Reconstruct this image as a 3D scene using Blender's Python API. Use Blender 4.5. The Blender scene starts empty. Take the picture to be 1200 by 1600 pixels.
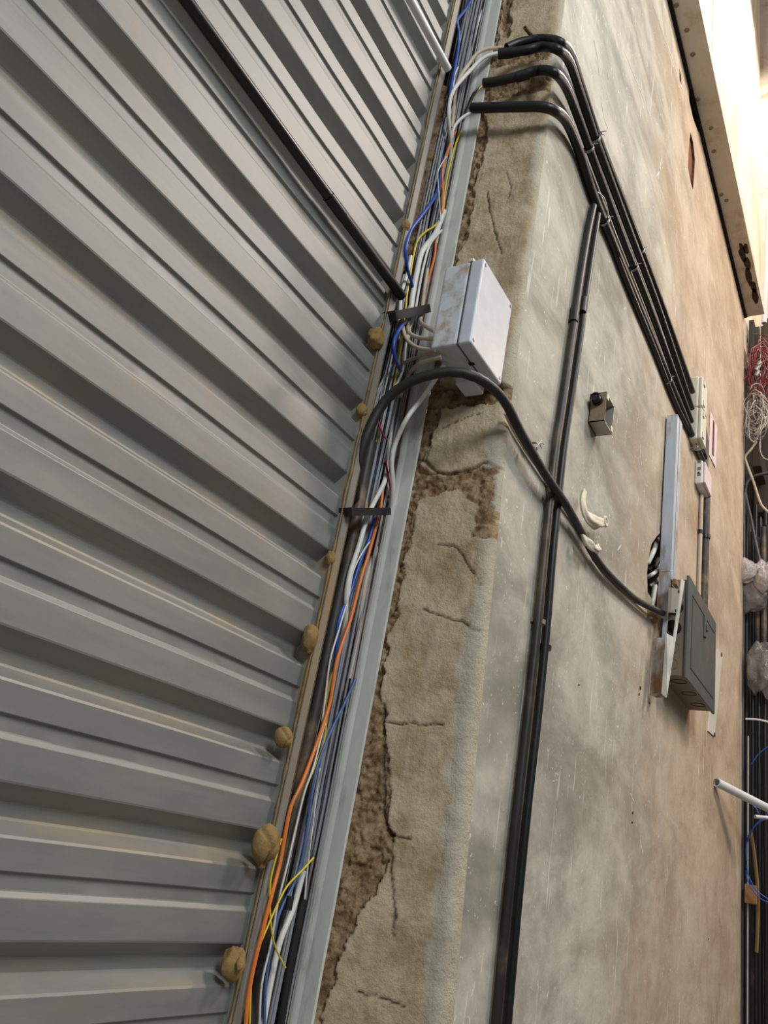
import bpy, bmesh, math, random
from math import sin, cos, pi, radians
from mathutils import Vector, Matrix, noise
from mathutils.geometry import tessellate_polygon

random.seed(7)
C = bpy.context.scene.collection
SC = bpy.context.scene

# ------------------------------------------------------------------ camera
# X runs along the wall away from the viewer, Y into the wall, Z up; the lens is EYE metres above the floor
EYE = 1.5
FOC = 1243.5                      # focal length in pixels of the 1200x1600 frame
_y, _p, _r = radians(55.676), radians(22.568), radians(11.129)
FWD = Vector((sin(_y)*cos(_p), cos(_y)*cos(_p), sin(_p)))
_rt = Vector((cos(_y), -sin(_y), 0)); _up = _rt.cross(FWD)
RT = cos(_r)*_rt + sin(_r)*_up
UP = -sin(_r)*_rt + cos(_r)*_up
cam = bpy.data.cameras.new('camera'); camo = bpy.data.objects.new('camera', cam); C.objects.link(camo)
cam.sensor_fit = 'VERTICAL'; cam.sensor_height = 36; cam.sensor_width = 27
cam.lens = FOC/1600*36; cam.clip_start = .02; cam.clip_end = 100
m3 = Matrix((RT, UP, -FWD)).transposed()
camo.matrix_world = Matrix.Translation((0, 0, EYE)) @ m3.to_4x4()
SC.camera = camo

# ------------------------------------------------------------------ light and exposure
SC.view_settings.view_transform = 'Standard'; SC.view_settings.look = 'None'
SC.view_settings.gamma = 1; SC.view_settings.use_curve_mapping = False
SC.view_settings.exposure = -0.12
w = bpy.data.worlds.new('world'); SC.world = w; w.use_nodes = True
w.node_tree.nodes['Background'].inputs[0].default_value = (.94, .97, 1.0, 1)
w.node_tree.nodes['Background'].inputs[1].default_value = .34
def area(name, loc, target, size, power, col, sy=None):
    l = bpy.data.lights.new(name, 'AREA'); l.energy = power; l.color = col; l.size = size
    if sy: l.shape = 'RECTANGLE'; l.size_y = sy
    o = bpy.data.objects.new(name, l); C.objects.link(o); o.location = loc
    o.rotation_euler = (Vector(target)-Vector(loc)).to_track_quat('-Z', 'Y').to_euler()
    return o
area('high_bay_light', (3.6, -2.6, 7.2), (1.7, .9, 2.9), 1.0, 205, (1, .88, .78))
area('warm_light', (7.2, -3.0, 6.4), (4.6, .75, 2.3), .6, 130, (1, .76, .56))
area('cool_light', (-2.2, -4.0, 6.0), (1.5, .9, 2.2), 1.8, 330, (.91, .98, 1))
area('upper_wall_light', (5.2, .1, 10.2), (5.0, .8, 8.8), 1.2, 330, (1, .95, .88), .2)

# ------------------------------------------------------------------ pixel -> place
def ray(x, y): return RT*((x-600)/FOC) + UP*(-(y-800)/FOC) + FWD
def aY(x, y, Y): v = ray(x, y); v = v*(Y/v.y); return Vector((v.x, v.y, v.z+EYE))
def aX(x, y, X): v = ray(x, y); v = v*(X/v.x); return Vector((v.x, v.y, v.z+EYE))
def wid(P, px):                      # metres that px pixels span at P
    d = (P-Vector((0, 0, EYE))).dot(FWD); return px*d/FOC
WY = .75        # wall plane
SY = 1.0        # front faces of the corrugated sheet
def zc(y): return y

# ------------------------------------------------------------------ materials
def nt(name):
    m = bpy.data.materials.new(name); m.use_nodes = True
    t = m.node_tree; b = t.nodes['Principled BSDF']; return m, t, b
def node(t, typ, **k):
    n = t.nodes.new(typ)
    for a, v in k.items(): setattr(n, a, v)
    return n
def pos(t, scale=(1, 1, 1), rot=(0, 0, 0)):
    g = node(t, 'ShaderNodeNewGeometry'); mp = node(t, 'ShaderNodeMapping')
    mp.inputs['Scale'].default_value = scale; mp.inputs['Rotation'].default_value = rot
    t.links.new(g.outputs['Position'], mp.inputs['Vector']); return mp.outputs[0]
def nz(t, vec, scale, detail=4, rough=.6, dist=0):
    n = node(t, 'ShaderNodeTexNoise'); n.inputs['Scale'].default_value = scale
    n.inputs['Detail'].default_value = detail; n.inputs['Roughness'].default_value = rough
    n.inputs['Distortion'].default_value = dist
    t.links.new(vec, n.inputs['Vector']); return n.outputs['Fac']
def ramp(t, fac, a, b, smooth=True):
    r = node(t, 'ShaderNodeMapRange'); r.inputs['From Min'].default_value = a; r.inputs['From Max'].default_value = b
    if smooth: r.interpolation_type = 'SMOOTHSTEP'
    t.links.new(fac, r.inputs['Value']); return r.outputs[0]
def math_(t, op, a, b):
    n = node(t, 'ShaderNodeMath', operation=op)
    for i, v in enumerate((a, b)):
        if isinstance(v, (int, float)): n.inputs[i].default_value = v
        else: t.links.new(v, n.inputs[i])
    return n.outputs[0]
def mix(t, fac, a, b):
    n = node(t, 'ShaderNodeMix', data_type='RGBA')
    if isinstance(fac, (int, float)): n.inputs[0].default_value = fac
    else: t.links.new(fac, n.inputs[0])
    for i, v in ((6, a), (7, b)):
        if isinstance(v, tuple): n.inputs[i].default_value = (*v, 1) if len(v) == 3 else v
        else: t.links.new(v, n.inputs[i])
    return n.outputs[2]
def bump(t, b, h, strength=.3, dist=.01):
    n = node(t, 'ShaderNodeBump'); n.inputs['Strength'].default_value = strength; n.inputs['Distance'].default_value = dist
    t.links.new(h, n.inputs['Height']); t.links.new(n.outputs[0], b.inputs['Normal'])
def srgb(r, g, b):
    f = lambda c: (c/255/12.92) if c/255 <= .04045 else ((c/255+.055)/1.055)**2.4
    return (f(r), f(g), f(b))
def dirty(name, col, dirt=None, amount=.5, rough=.5, metal=0, scale=9, spec=.5, stretch=(1, 1, 1), bumps=0):
    m, t, b = nt(name)
    v = pos(t, stretch)
    f = nz(t, v, scale, 5, .65)
    c = mix(t, ramp(t, f, .35, .75), tuple(x*.88 for x in col), col)
    if dirt:
        f2 = nz(t, v, scale*.55, 6, .7)
        c = mix(t, math_(t, 'MULTIPLY', ramp(t, f2, .62-.25*amount, .74-.12*amount), min(1, .4+amount)), c, dirt)
    t.links.new(c, b.inputs['Base Color'])
    b.inputs['Roughness'].default_value = rough; b.inputs['Metallic'].default_value = metal
    b.inputs['Specular IOR Level'].default_value = spec
    if bumps: bump(t, b, nz(t, v, scale*8, 4), bumps, .003)
    return m
DUST = srgb(150, 125, 95)
M = {}
M['black'] = dirty('black_conduit', srgb(25, 25, 26), srgb(66, 60, 54), .25, .42, scale=14, spec=.4)
M['blackpatch'] = dirty('dust_patched_black_conduit', srgb(36, 34, 33), srgb(116, 96, 72), .42, .45, scale=3.2)
M['blackclean'] = dirty('black_plastic', srgb(20, 21, 23), None, 0, .34)
M['blackdust'] = dirty('dusty_black_pipe', srgb(52, 49, 46), srgb(128, 104, 78), .6, .55, scale=7)
M['rubber'] = dirty('black_rubber', srgb(30, 29, 29), srgb(70, 62, 54), .35, .55, scale=12)
M['strap'] = dirty('black_strap', srgb(20, 20, 21), srgb(40, 38, 36), .3, .7, scale=40)
M['white'] = dirty('white_cable', srgb(226, 224, 218), srgb(160, 140, 112), .2, .45, scale=11)
M['beige'] = dirty('beige_cable', srgb(200, 182, 158), srgb(150, 122, 94), .4, .5, scale=14)
M['orange'] = dirty('orange_cable', srgb(226, 124, 52), srgb(150, 98, 62), .2, .4)
M['blue'] = dirty('blue_cable', srgb(38, 82, 176), srgb(70, 84, 120), .2, .4)
M['paleblue'] = dirty('faded_blue_cable', srgb(78, 106, 158), srgb(110, 112, 120), .3, .45)
M['yellow'] = dirty('yellow_cable', srgb(226, 200, 40), srgb(140, 120, 60), .25, .4)
M['purple'] = dirty('purple_cable', srgb(78, 60, 104), srgb(92, 82, 88), .3, .45)
M['red'] = dirty('red_cable', srgb(178, 42, 52), srgb(110, 50, 46), .3, .45)
M['darkred_wire'] = dirty('dark_red_wire', srgb(150, 46, 52), srgb(80, 36, 36), .5, .5)
M['oldwhite'] = dirty('old_white_wire', srgb(196, 188, 180), srgb(140, 124, 112), .5, .5)
M['grey'] = dirty('grey_cable', srgb(142, 143, 149), srgb(100, 97, 96), .45, .45, scale=16)
M['darkgrey'] = dirty('dark_grey_cable', srgb(74, 74, 80), srgb(52, 46, 42), .5, .45, scale=16)
M['brown'] = dirty('brown_cable', srgb(96, 50, 42), srgb(70, 50, 42), .4, .5, scale=16)
M['maroon'] = dirty('maroon_cable', srgb(86, 34, 44), srgb(70, 50, 46), .3, .5)
M['pvc'] = dirty('white_pvc', srgb(226, 228, 230), srgb(190, 184, 172), .2, .35)
M['box'] = dirty('grey_plastic_box', srgb(202, 206, 214), srgb(176, 176, 176), .25, .42, scale=18)
M['boxside'] = dirty('stained_grey_plastic', srgb(202, 206, 212), srgb(160, 130, 92), .55, .5, scale=17)
M['galv'] = dirty('galvanised_steel', srgb(206, 206, 198), srgb(158, 160, 158), .5, .55, .0, scale=22, stretch=(1, 1, .35))
M['galvdust'] = dirty('dusty_galvanised_steel', srgb(136, 136, 130), srgb(150, 126, 96), .6, .6, .1, scale=12, stretch=(1, 1, .4))
M['trunk'] = dirty('trunking_steel', srgb(192, 199, 210), srgb(146, 112, 76), .62, .45, .1, scale=8, stretch=(1, 2, .6))
M['zinc'] = dirty('zinc_box', srgb(176, 172, 162), srgb(120, 106, 86), .4, .42, .4, scale=18)
M['zincdirt'] = dirty('dusty_zinc', srgb(140, 122, 98), srgb(92, 80, 66), .4, .6, .1, scale=20)
M['dboard'] = dirty('grey_enamel', srgb(98, 98, 96), srgb(122, 112, 98), .4, .45, .2, scale=9)
M['dboardside'] = dirty('dusty_enamel', srgb(126, 116, 100), srgb(100, 88, 72), .4, .6, scale=9)
M['mud'] = dirty('dried_mud', srgb(146, 120, 80), srgb(112, 88, 56), .5, .95, scale=30, spec=.1, bumps=.5)
M['mortar'] = dirty('rough_mortar', srgb(138, 112, 84), srgb(88, 66, 48), .6, .95, scale=40, spec=.1, bumps=.8)
M['rag'] = dirty('cream_rag', srgb(222, 212, 190), srgb(190, 170, 140), .3, .85, scale=30)
M['cream'] = dirty('cream_plastic', srgb(216, 212, 196), srgb(180, 170, 148), .25, .5)
M['paper'] = dirty('paper', srgb(226, 206, 204), None, 0, .8)
M['darkred'] = dirty('dark_red_print', srgb(96, 40, 52), None, 0, .8)
M['wire'] = dirty('tie_wire', srgb(150, 150, 150), None, 0, .4, .6)
M['rust'] = dirty('rusty_backplate', srgb(86, 62, 46), srgb(120, 90, 62), .6, .9, scale=12, bumps=.5)
M['hole'] = dirty('void_masonry', srgb(58, 46, 38), srgb(30, 26, 24), .5, .95, scale=20, bumps=.5)
M['brick'] = dirty('broken_brick', srgb(128, 78, 58), srgb(86, 60, 48), .5, .95, scale=40, bumps=.8)
M['board'] = dirty('dark_boards', srgb(52, 42, 34), srgb(34, 29, 26), .5, .8, scale=5, stretch=(1, 4, .4))
M['carton'] = dirty('brown_cardboard', srgb(150, 116, 72), srgb(112, 86, 56), .4, .85, scale=9)
M['darkcarton'] = dirty('dirty_cardboard', srgb(66, 52, 40), srgb(40, 33, 28), .5, .9, scale=9)
M['beam'] = dirty('dirty_cream_steel', srgb(214, 206, 190), srgb(172, 152, 122), .4, .6, scale=5)
M['blackstain'] = dirty('black_tar', srgb(52, 44, 38), srgb(90, 74, 58), .4, .9, scale=20)
M['floor'] = dirty('concrete_floor', srgb(120, 116, 110), srgb(96, 92, 88), .5, .8, scale=2, bumps=.2)
M['brickwall'] = dirty('whitewashed_brick', srgb(206, 188, 172), srgb(170, 130, 108), .4, .9, scale=8, bumps=.4)
M['chalk'] = dirty('chalk', srgb(228, 224, 214), None, 0, .9)
M['dark'] = dirty('dark_gap', srgb(24, 21, 19), None, 0, .9)

def plastic_bag(name, a_, b_, tr):
    m, t, b = nt(name)
    f = nz(t, pos(t), 6, 4)
    t.links.new(mix(t, ramp(t, f, .4, .6), a_, b_), b.inputs['Base Color'])
    b.inputs['Roughness'].default_value = .28; b.inputs['Alpha'].default_value = tr
    bump(t, b, nz(t, pos(t), 14, 3, .5, 1.5), .5, .03)
    return m
M['bag'] = plastic_bag('white_plastic_bag', srgb(196, 186, 182), srgb(160, 150, 146), .95)
M['greybag'] = plastic_bag('clear_plastic_bag', srgb(150, 142, 138), srgb(110, 104, 102), .62)
def upper_mat():
    m, t, b = nt('cream_upper_wall')
    f = nz(t, pos(t, (1.2, 1, .35)), 3, 5)
    t.links.new(mix(t, ramp(t, f, .4, .7), srgb(238, 224, 200), srgb(216, 192, 158)), b.inputs['Base Color'])
    b.inputs['Roughness'].default_value = .8; return m
M['upper'] = upper_mat()

def sheet_mat():
    m, t, b = nt('corrugated_sheet_metal')
    v = pos(t, (.35, 1, 2.2)); v2 = pos(t, (1, 1, 1.4))
    f = nz(t, v, 5, 6, .65); f2 = nz(t, v2, 3.2, 6, .72, .6); f3 = nz(t, pos(t, (.12, 1, 9)), 9, 4)
    c = mix(t, ramp(t, f, .35, .7), srgb(128, 130, 129), srgb(145, 146, 143))
    c = mix(t, math_(t, 'MULTIPLY', ramp(t, f2, .56, .72), .35), c, srgb(150, 138, 118))
    c = mix(t, math_(t, 'MULTIPLY', ramp(t, f3, .58, .70), .25), c, srgb(120, 114, 106))
    at = node(t, 'ShaderNodeAttribute', attribute_name='dust')
    fd = math_(t, 'MULTIPLY', at.outputs['Fac'], ramp(t, nz(t, pos(t, (.8, 1, 3)), 6, 4), .38, .66))
    c = mix(t, math_(t, 'MULTIPLY', fd, .7), c, srgb(158, 148, 124))
    t.links.new(c, b.inputs['Base Color'])
    b.inputs['Metallic'].default_value = .42
    t.links.new(math_(t, 'ADD', math_(t, 'MULTIPLY', f, .2), .43), b.inputs['Roughness'])
    bump(t, b, nz(t, pos(t, (.3, 1, 1)), 5, 3), .06, .01)
    return m
M['sheet'] = sheet_mat()

def wall_mat():
    m, t, b = nt('grey_wall_plaster')
    g = node(t, 'ShaderNodeNewGeometry'); sx = node(t, 'ShaderNodeSeparateXYZ'); t.links.new(g.outputs['Position'], sx.inputs[0])
    v = pos(t)
    big = nz(t, pos(t, (.42, 1, 1.5), (0, radians(-6), 0)), 1.7, 5, .6, .4)
    mid = nz(t, pos(t, (.7, 1, 1), (0, radians(-6), 0)), 4.5, 6, .68, .3)
    fine = nz(t, v, 60, 3)
    c = mix(t, ramp(t, mid, .32, .66), srgb(149, 146, 134), srgb(190, 186, 173))
    c = mix(t, math_(t, 'MULTIPLY', ramp(t, big, .47, .64), .72), c, srgb(118, 117, 105))
    # warm light and dust painted as tan towards the far end, noise-broken edge
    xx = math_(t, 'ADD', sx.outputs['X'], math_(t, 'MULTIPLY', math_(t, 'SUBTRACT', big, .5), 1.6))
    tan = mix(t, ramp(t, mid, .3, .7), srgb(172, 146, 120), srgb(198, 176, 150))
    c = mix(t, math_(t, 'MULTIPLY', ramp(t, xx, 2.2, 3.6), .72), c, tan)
    # pale scratches
    sc = nz(t, pos(t, (70, 1, 5), (0, radians(28), 0)), 1.0, 2, .5, .4)
    c = mix(t, math_(t, 'MULTIPLY', ramp(t, sc, .66, .73), .55), c, srgb(226, 224, 214))
    sc2 = nz(t, pos(t, (52, 1, 42)), 1.0, 2, .5, 1.8)
    c = mix(t, math_(t, 'MULTIPLY', ramp(t, sc2, .68, .72), .65), c, srgb(232, 230, 222))
    t.links.new(c, b.inputs['Base Color']); b.inputs['Roughness'].default_value = .75
    b.inputs['Specular IOR Level'].default_value = .3
    h = math_(t, 'ADD', math_(t, 'MULTIPLY', fine, .3), mid)
    bump(t, b, h, .22, .012)
    return m
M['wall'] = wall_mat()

def reveal_mat():
    m, t, b = nt('cracked_mud_plaster')
    v = pos(t)
    f = nz(t, v, 9, 6, .68); f2 = nz(t, v, 34, 5, .7); f3 = nz(t, pos(t, (1, 1, .12)), 45, 3)
    pl = mix(t, ramp(t, f, .33, .68), srgb(166, 143, 112), srgb(208, 189, 160))
    pl = mix(t, math_(t, 'MULTIPLY', ramp(t, f3, .45, .7), .3), pl, srgb(204, 190, 166))
    br = mix(t, ramp(t, f2, .35, .65), srgb(122, 96, 68), srgb(180, 154, 122))
    a = node(t, 'ShaderNodeAttribute', attribute_name='rubble')
    p = node(t, 'ShaderNodeAttribute', attribute_name='paint')
    k = node(t, 'ShaderNodeAttribute', attribute_name='crack')
    c = mix(t, a.outputs['Fac'], pl, br)
    c = mix(t, p.outputs['Fac'], c, mix(t, ramp(t, f, .3, .7), srgb(182, 173, 153), srgb(204, 196, 177)))
    c = mix(t, k.outputs['Fac'], c, srgb(66, 50, 38))
    t.links.new(c, b.inputs['Base Color']); b.inputs['Roughness'].default_value = .92; b.inputs['Specular IOR Level'].default_value = .12
    bump(t, b, math_(t, 'ADD', math_(t, 'ADD', math_(t, 'MULTIPLY', nz(t, v, 150, 5, .75), .9), math_(t, 'MULTIPLY', nz(t, pos(t, (1, 1, .15)), 120, 3), .35)), f2), .85, .007)
    return m
M['reveal'] = reveal_mat()

# ------------------------------------------------------------------ mesh helpers
def catmull(P, step):
    P = [Vector(p) for p in P]
    if len(P) == 2: return P
    Q = [P[0]*2-P[1]] + P + [P[-1]*2-P[-2]]
    out = []
    for i in range(1, len(Q)-2):
        a, b, c, d = Q[i-1:i+3]
        n = max(1, min(40, int((c-b).length/step)))
        for j in range(n):
            t = j/n
            out.append(.5*((2*b)+(c-a)*t+(2*a-5*b+4*c-d)*t*t+(3*b-a-3*c+d)*t**3))
    out.append(P[-1]); return out
class MB:
    def __init__(s): s.v = []; s.f = []; s.sm = []; s.mi = []; s.cur = 0
    def add(s, vs, fs, smooth=False):
        n = len(s.v); s.v += [tuple(v) for v in vs]
        for f in fs: s.f.append([i+n for i in f]); s.sm.append(smooth); s.mi.append(s.cur)
    def tube(s, P, r, n=8, step=None, cap=True, hollow=0, spline=True, rib=0, flat=1.0):
        if spline: P = catmull(P, step or max(r*2.2, .012))
        else: P = [Vector(p) for p in P]
        rs = r if callable(r) else (lambda t: r)
        T = []
        for i in range(len(P)):
            d = P[min(i+1, len(P)-1)]-P[max(i-1, 0)]
            T.append(d.normalized() if d.length > 1e-9 else Vector((0, 0, 1)))
        a = T[0].orthogonal().normalized(); rings = []
        vs = []
        for i, p in enumerate(P):
            a = (a-T[i]*a.dot(T[i])).normalized(); bb = T[i].cross(a)
            rr = rs(i/(len(P)-1)) if callable(r) else r
            if rib and i % 2: rr *= 1-rib
            for k in range(n):
                an = 2*pi*k/n; vs.append(p+a*cos(an)*rr+bb*sin(an)*rr*flat)
        fs = [[i*n+k, i*n+(k+1) % n, (i+1)*n+(k+1) % n, (i+1)*n+k] for i in range(len(P)-1) for k in range(n)]
        s.add(vs, fs, True)
        if cap:
            for i, o in ((0, -1), (len(P)-1, 1)):
                ring = vs[i*n:(i+1)*n]
                if hollow:
                    c = P[i]; inn = [c+(q-c)*hollow for q in ring]; dp = [q-T[i]*o*r*2 for q in inn]
                    L = ring+inn+dp
                    s.add(L, [[k, (k+1) % n, n+(k+1) % n, n+k] for k in range(n)]+[[n+k, n+(k+1) % n, 2*n+(k+1) % n, 2*n+k] for k in range(n)]+[list(range(2*n, 3*n))])
                else: s.add(ring, [list(range(n))])
    def hexa(s, c8):                   # 8 corners: bottom loop then top loop
        s.add(c8, [[0, 3, 2, 1], [4, 5, 6, 7], [0, 1, 5, 4], [1, 2, 6, 5], [2, 3, 7, 6], [3, 0, 4, 7]])
    def box(s, lo, hi, bev=0):
        (x0, y0, z0), (x1, y1, z1) = lo, hi
        if not bev:
            s.hexa([(x0, y0, z0), (x1, y0, z0), (x1, y1, z0), (x0, y1, z0), (x0, y0, z1), (x1, y0, z1), (x1, y1, z1), (x0, y1, z1)]); return
        bm = bmesh.new(); bmesh.ops.create_cube(bm, size=1)
        for v in bm.verts: v.co = Vector(((x0+x1)/2+v.co.x*(x1-x0), (y0+y1)/2+v.co.y*(y1-y0), (z0+z1)/2+v.co.z*(z1-z0)))
        bmesh.ops.bevel(bm, geom=bm.edges[:], offset=bev, segments=3, affect='EDGES', profile=.5)
        s.bm(bm, False)
    def bm(s, bm, smooth=True):
        bm.verts.index_update(); s.add([v.co.copy() for v in bm.verts], [[v.index for v in f.verts] for f in bm.faces], smooth); bm.free()
    def bar(s, A, B, u, v, wu, wv):    # box from A to B, half-sizes wu, wv along u, v
        A, B, u, v = Vector(A), Vector(B), Vector(u), Vector(v)
        q = [-u*wu-v*wv, u*wu-v*wv, u*wu+v*wv, -u*wu+v*wv]
        s.hexa([A+k for k in q]+[B+k for k in q])
    def disc(s, c, nrm, r, n=16, th=.001):
        c, nrm = Vector(c), Vector(nrm).normalized(); s.tube([c, c+nrm*th], r, n, spline=False)
def build(name, mb, mat, parent=None, base=None):
    """Link the collected shapes as one mesh object whose origin is its base."""
    xs, ys, zs = zip(*mb.v)
    o0 = Vector(base) if base else Vector(((min(xs)+max(xs))/2, (min(ys)+max(ys))/2, min(zs)))
    me = bpy.data.meshes.new(name)
    me.from_pydata([Vector(v)-o0 for v in mb.v], [], mb.f)
    me.polygons.foreach_set('use_smooth', mb.sm)
    for mm in (mat if isinstance(mat, list) else [mat]): me.materials.append(mm)
    me.polygons.foreach_set('material_index', mb.mi)
    bm = bmesh.new(); bm.from_mesh(me); bmesh.ops.recalc_face_normals(bm, faces=bm.faces); bm.to_mesh(me); bm.free()
    o = bpy.data.objects.new(name, me); C.objects.link(o)
    if parent:
        o.parent = parent; p = parent; off = Vector((0, 0, 0))
        while p: off += p.location; p = p.parent
        o.location = o0-off
    else: o.location = o0
    return o
def tag(o, label, cat, group=None, kind=None):
    o['label'] = label; o['category'] = cat
    if group: o['group'] = group
    if kind: o['kind'] = kind
    return o
def struct(o): o['kind'] = 'structure'; return o
def empty(name, loc, label, cat, group=None):
    o = bpy.data.objects.new(name, None); C.objects.link(o); o.location = loc; o.empty_display_size = .05
    return tag(o, label, cat, group)
def cable(name, P, r, mat, label, cat='cable', group=None, n=8, parent=None, **k):
    mb = MB(); mb.tube(P, r, n, **k)
    o = build(name, mb, M[mat], parent)
    return o if parent else tag(o, label, cat, group)

# ================================================================== SETTING
mb = MB(); mb.box((-9, -7, -.1), (13, 1.4, 0)); struct(build('floor', mb, M['floor']))
mb = MB(); mb.box((-9, -7.1, 0), (13, -7, 4.2)); struct(build('unseen_dark_wall', mb, M['hole']))  # unseen dark wall added to dim reflections on the lower sheet

# --- corrugated sheet metal wall: ribs run along X, repeated every .1908 m
PITCH, E0 = .1908, -.0055
prof = []
def rib(e):
    return [(e+.000, .0, 0), (e-.003, .001, 0), (e-.027, .0285, .2), (e-.030, .030, .6), (e-.046, .030, 1), (e-.050, .0285, 1), (e-.066, .002, .8),
            (e-.070, 0, .5), (e-.074, 0, .1), (e-.079, 0, 0), (e-.104, 0, 0), (e-.1085, 0, 0), (e-.1095, .0005, 0), (e-.113, .0055, 0), (e-.115, .006, 0),
            (e-.132, .006, 0), (e-.134, .0055, .1), (e-.1405, .0005, .2), (e-.142, 0, .1), (e-.146, 0, 0), (e-.165, 0, 0), (e-.185, 0, 0)]
k = 22
zs = []
while E0+k*PITCH > -1.45: zs += rib(E0+k*PITCH); k -= 1
X0, X1, NX = -1.3, 1.2915, 90
vs = []; dust = []
for (z, dy, du) in zs:
    for i in range(NX+1):
        x = X0+(X1-X0)*i/NX
        wob = .0022*noise.noise((x*1.7, z*2.5, 3.1))+.0012*noise.noise((x*6, z*5, 1.1))
        vs.append((x, SY+dy+wob, z+EYE+.0016*noise.noise((x*2.1, 0.3, z)))); dust.append(du)
nn = NX+1
fs = [[j*nn+i, j*nn+i+1, (j+1)*nn+i+1, (j+1)*nn+i] for j in range(len(zs)-1) for i in range(NX)]
mb = MB(); mb.add(vs, fs, True)
sheet = struct(build('wall_left', mb, M['sheet']))
sheet.data.set_sharp_from_angle(angle=radians(14))
at = sheet.data.attributes.new('dust', 'FLOAT', 'POINT'); at.data.foreach_set('value', dust)
sheet['label'] = 'grey corrugated sheet metal wall with horizontal ribs'

# --- wall corner line (X at a height) and the splayed plaster reveal
def cornerX(z):
    T = [(-1.5, 1.70), (-.29, 1.654), (.19, 1.602), (.76, 1.555), (1.1, 1.532), (2.0, 1.525), (4, 1.52)]
    z -= EYE
    for (a, xa), (b, xb) in zip(T, T[1:]):
        if z <= b: t = (z-a)/(b-a); return xa+(xb-xa)*max(0, t)
    return T[-1][1]
CHX = 1.490                       # inner face of the channel's right web
RY0 = .962                        # where plaster meets channel
def revX(Y, z): return CHX+.004+(RY0-Y)/(RY0-WY)*(cornerX(z)-CHX-.004)
def aR(x, y):                     # pixel -> point on the reveal surface
    X = 1.52
    for _ in range(5): P = aX(x, y, X); X = revX(P.y, P.z)
    return P
def inpoly(p, poly):
    c = False; n = len(poly)
    for i in range(n):
        a, b = poly[i], poly[i-1]
        if (a[1] > p[1]) != (b[1] > p[1]) and p[0] < (b[0]-a[0])*(p[1]-a[1])/(b[1]-a[1])+a[0]: c = not c
    return c
def segd(p, a, b):
    ax, ay = a; bx, by = b; dx, dy = bx-ax, by-ay; L = dx*dx+dy*dy
    t = max(0, min(1, ((p[0]-ax)*dx+(p[1]-ay)*dy)/L)) if L else 0
    return math.hypot(p[0]-ax-t*dx, p[1]-ay-t*dy)
def toYZ(L): return [(P.y, P.z) for P in (aR(*q) for q in L)]
RUB = [(toYZ(L), d) for L, d in [
    ([(664, 596), (800, 600), (786, 626), (730, 634), (662, 640)], .030),
    ([(652, 728), (690, 742), (716, 738), (742, 732), (774, 728), (772, 840), (742, 838), (744, 788), (715, 764), (690, 768), (655, 780), (640, 850), (625, 885), (606, 880)], .007),
    ([(662, 640), (690, 640), (672, 690), (652, 735), (640, 735)], .010),
    ([(600, 885), (632, 880), (622, 960), (600, 985), (590, 970)], .008),
    ([(590, 1060), (600, 1095), (604, 1200), (612, 1300), (590, 1360), (560, 1420), (500, 1600), (480, 1600), (540, 1340), (570, 1140)], .008),
    ([(540, 1345), (575, 1352), (600, 1300), (618, 1302), (585, 1400), (555, 1430), (520, 1430)], .012),
    ([(740, 215), (752, 215), (742, 300), (728, 380), (715, 400), (715, 330)], .010),
    ([(787, 0), (797, 0), (796, 50), (790, 62), (783, 55)], .016),
    ([(763, 90), (860, 75), (858, 92), (770, 106)], .006),
    ([(757, 132), (860, 118), (855, 140), (760, 160)], .005),
    ([(745, 178), (762, 184), (756, 250), (738, 300)], .012)]]
CRK = [(toYZ(L), w_) for L, w_ in [
    ([(650, 712), (664, 722), (682, 738), (704, 740), (726, 734), (742, 731), (756, 722), (778, 727)], .0040),
    ([(664, 722), (672, 700), (670, 676)], .0022),
    ([(685, 850), (715, 855), (730, 880), (755, 915)], .0022),
    ([(660, 950), (695, 965), (722, 970), (747, 987)], .0026),
    ([(602, 1127), (640, 1131), (690, 1133)], .0026),
    ([(600, 1100), (598, 1194), (600, 1275), (612, 1306)], .0030),
    ([(608, 1305), (640, 1312)], .0024),
    ([(612, 1340), (610, 1370), (616, 1400), (614, 1460)], .0020),
    ([(560, 1550), (600, 1560), (630, 1572)], .0018),
    ([(790, 270), (800, 290), (795, 310)], .002),
    ([(762, 300), (765, 330), (774, 362), (783, 395)], .0020),
    ([(690, 668), (718, 656), (748, 648)], .0014)]]
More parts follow.
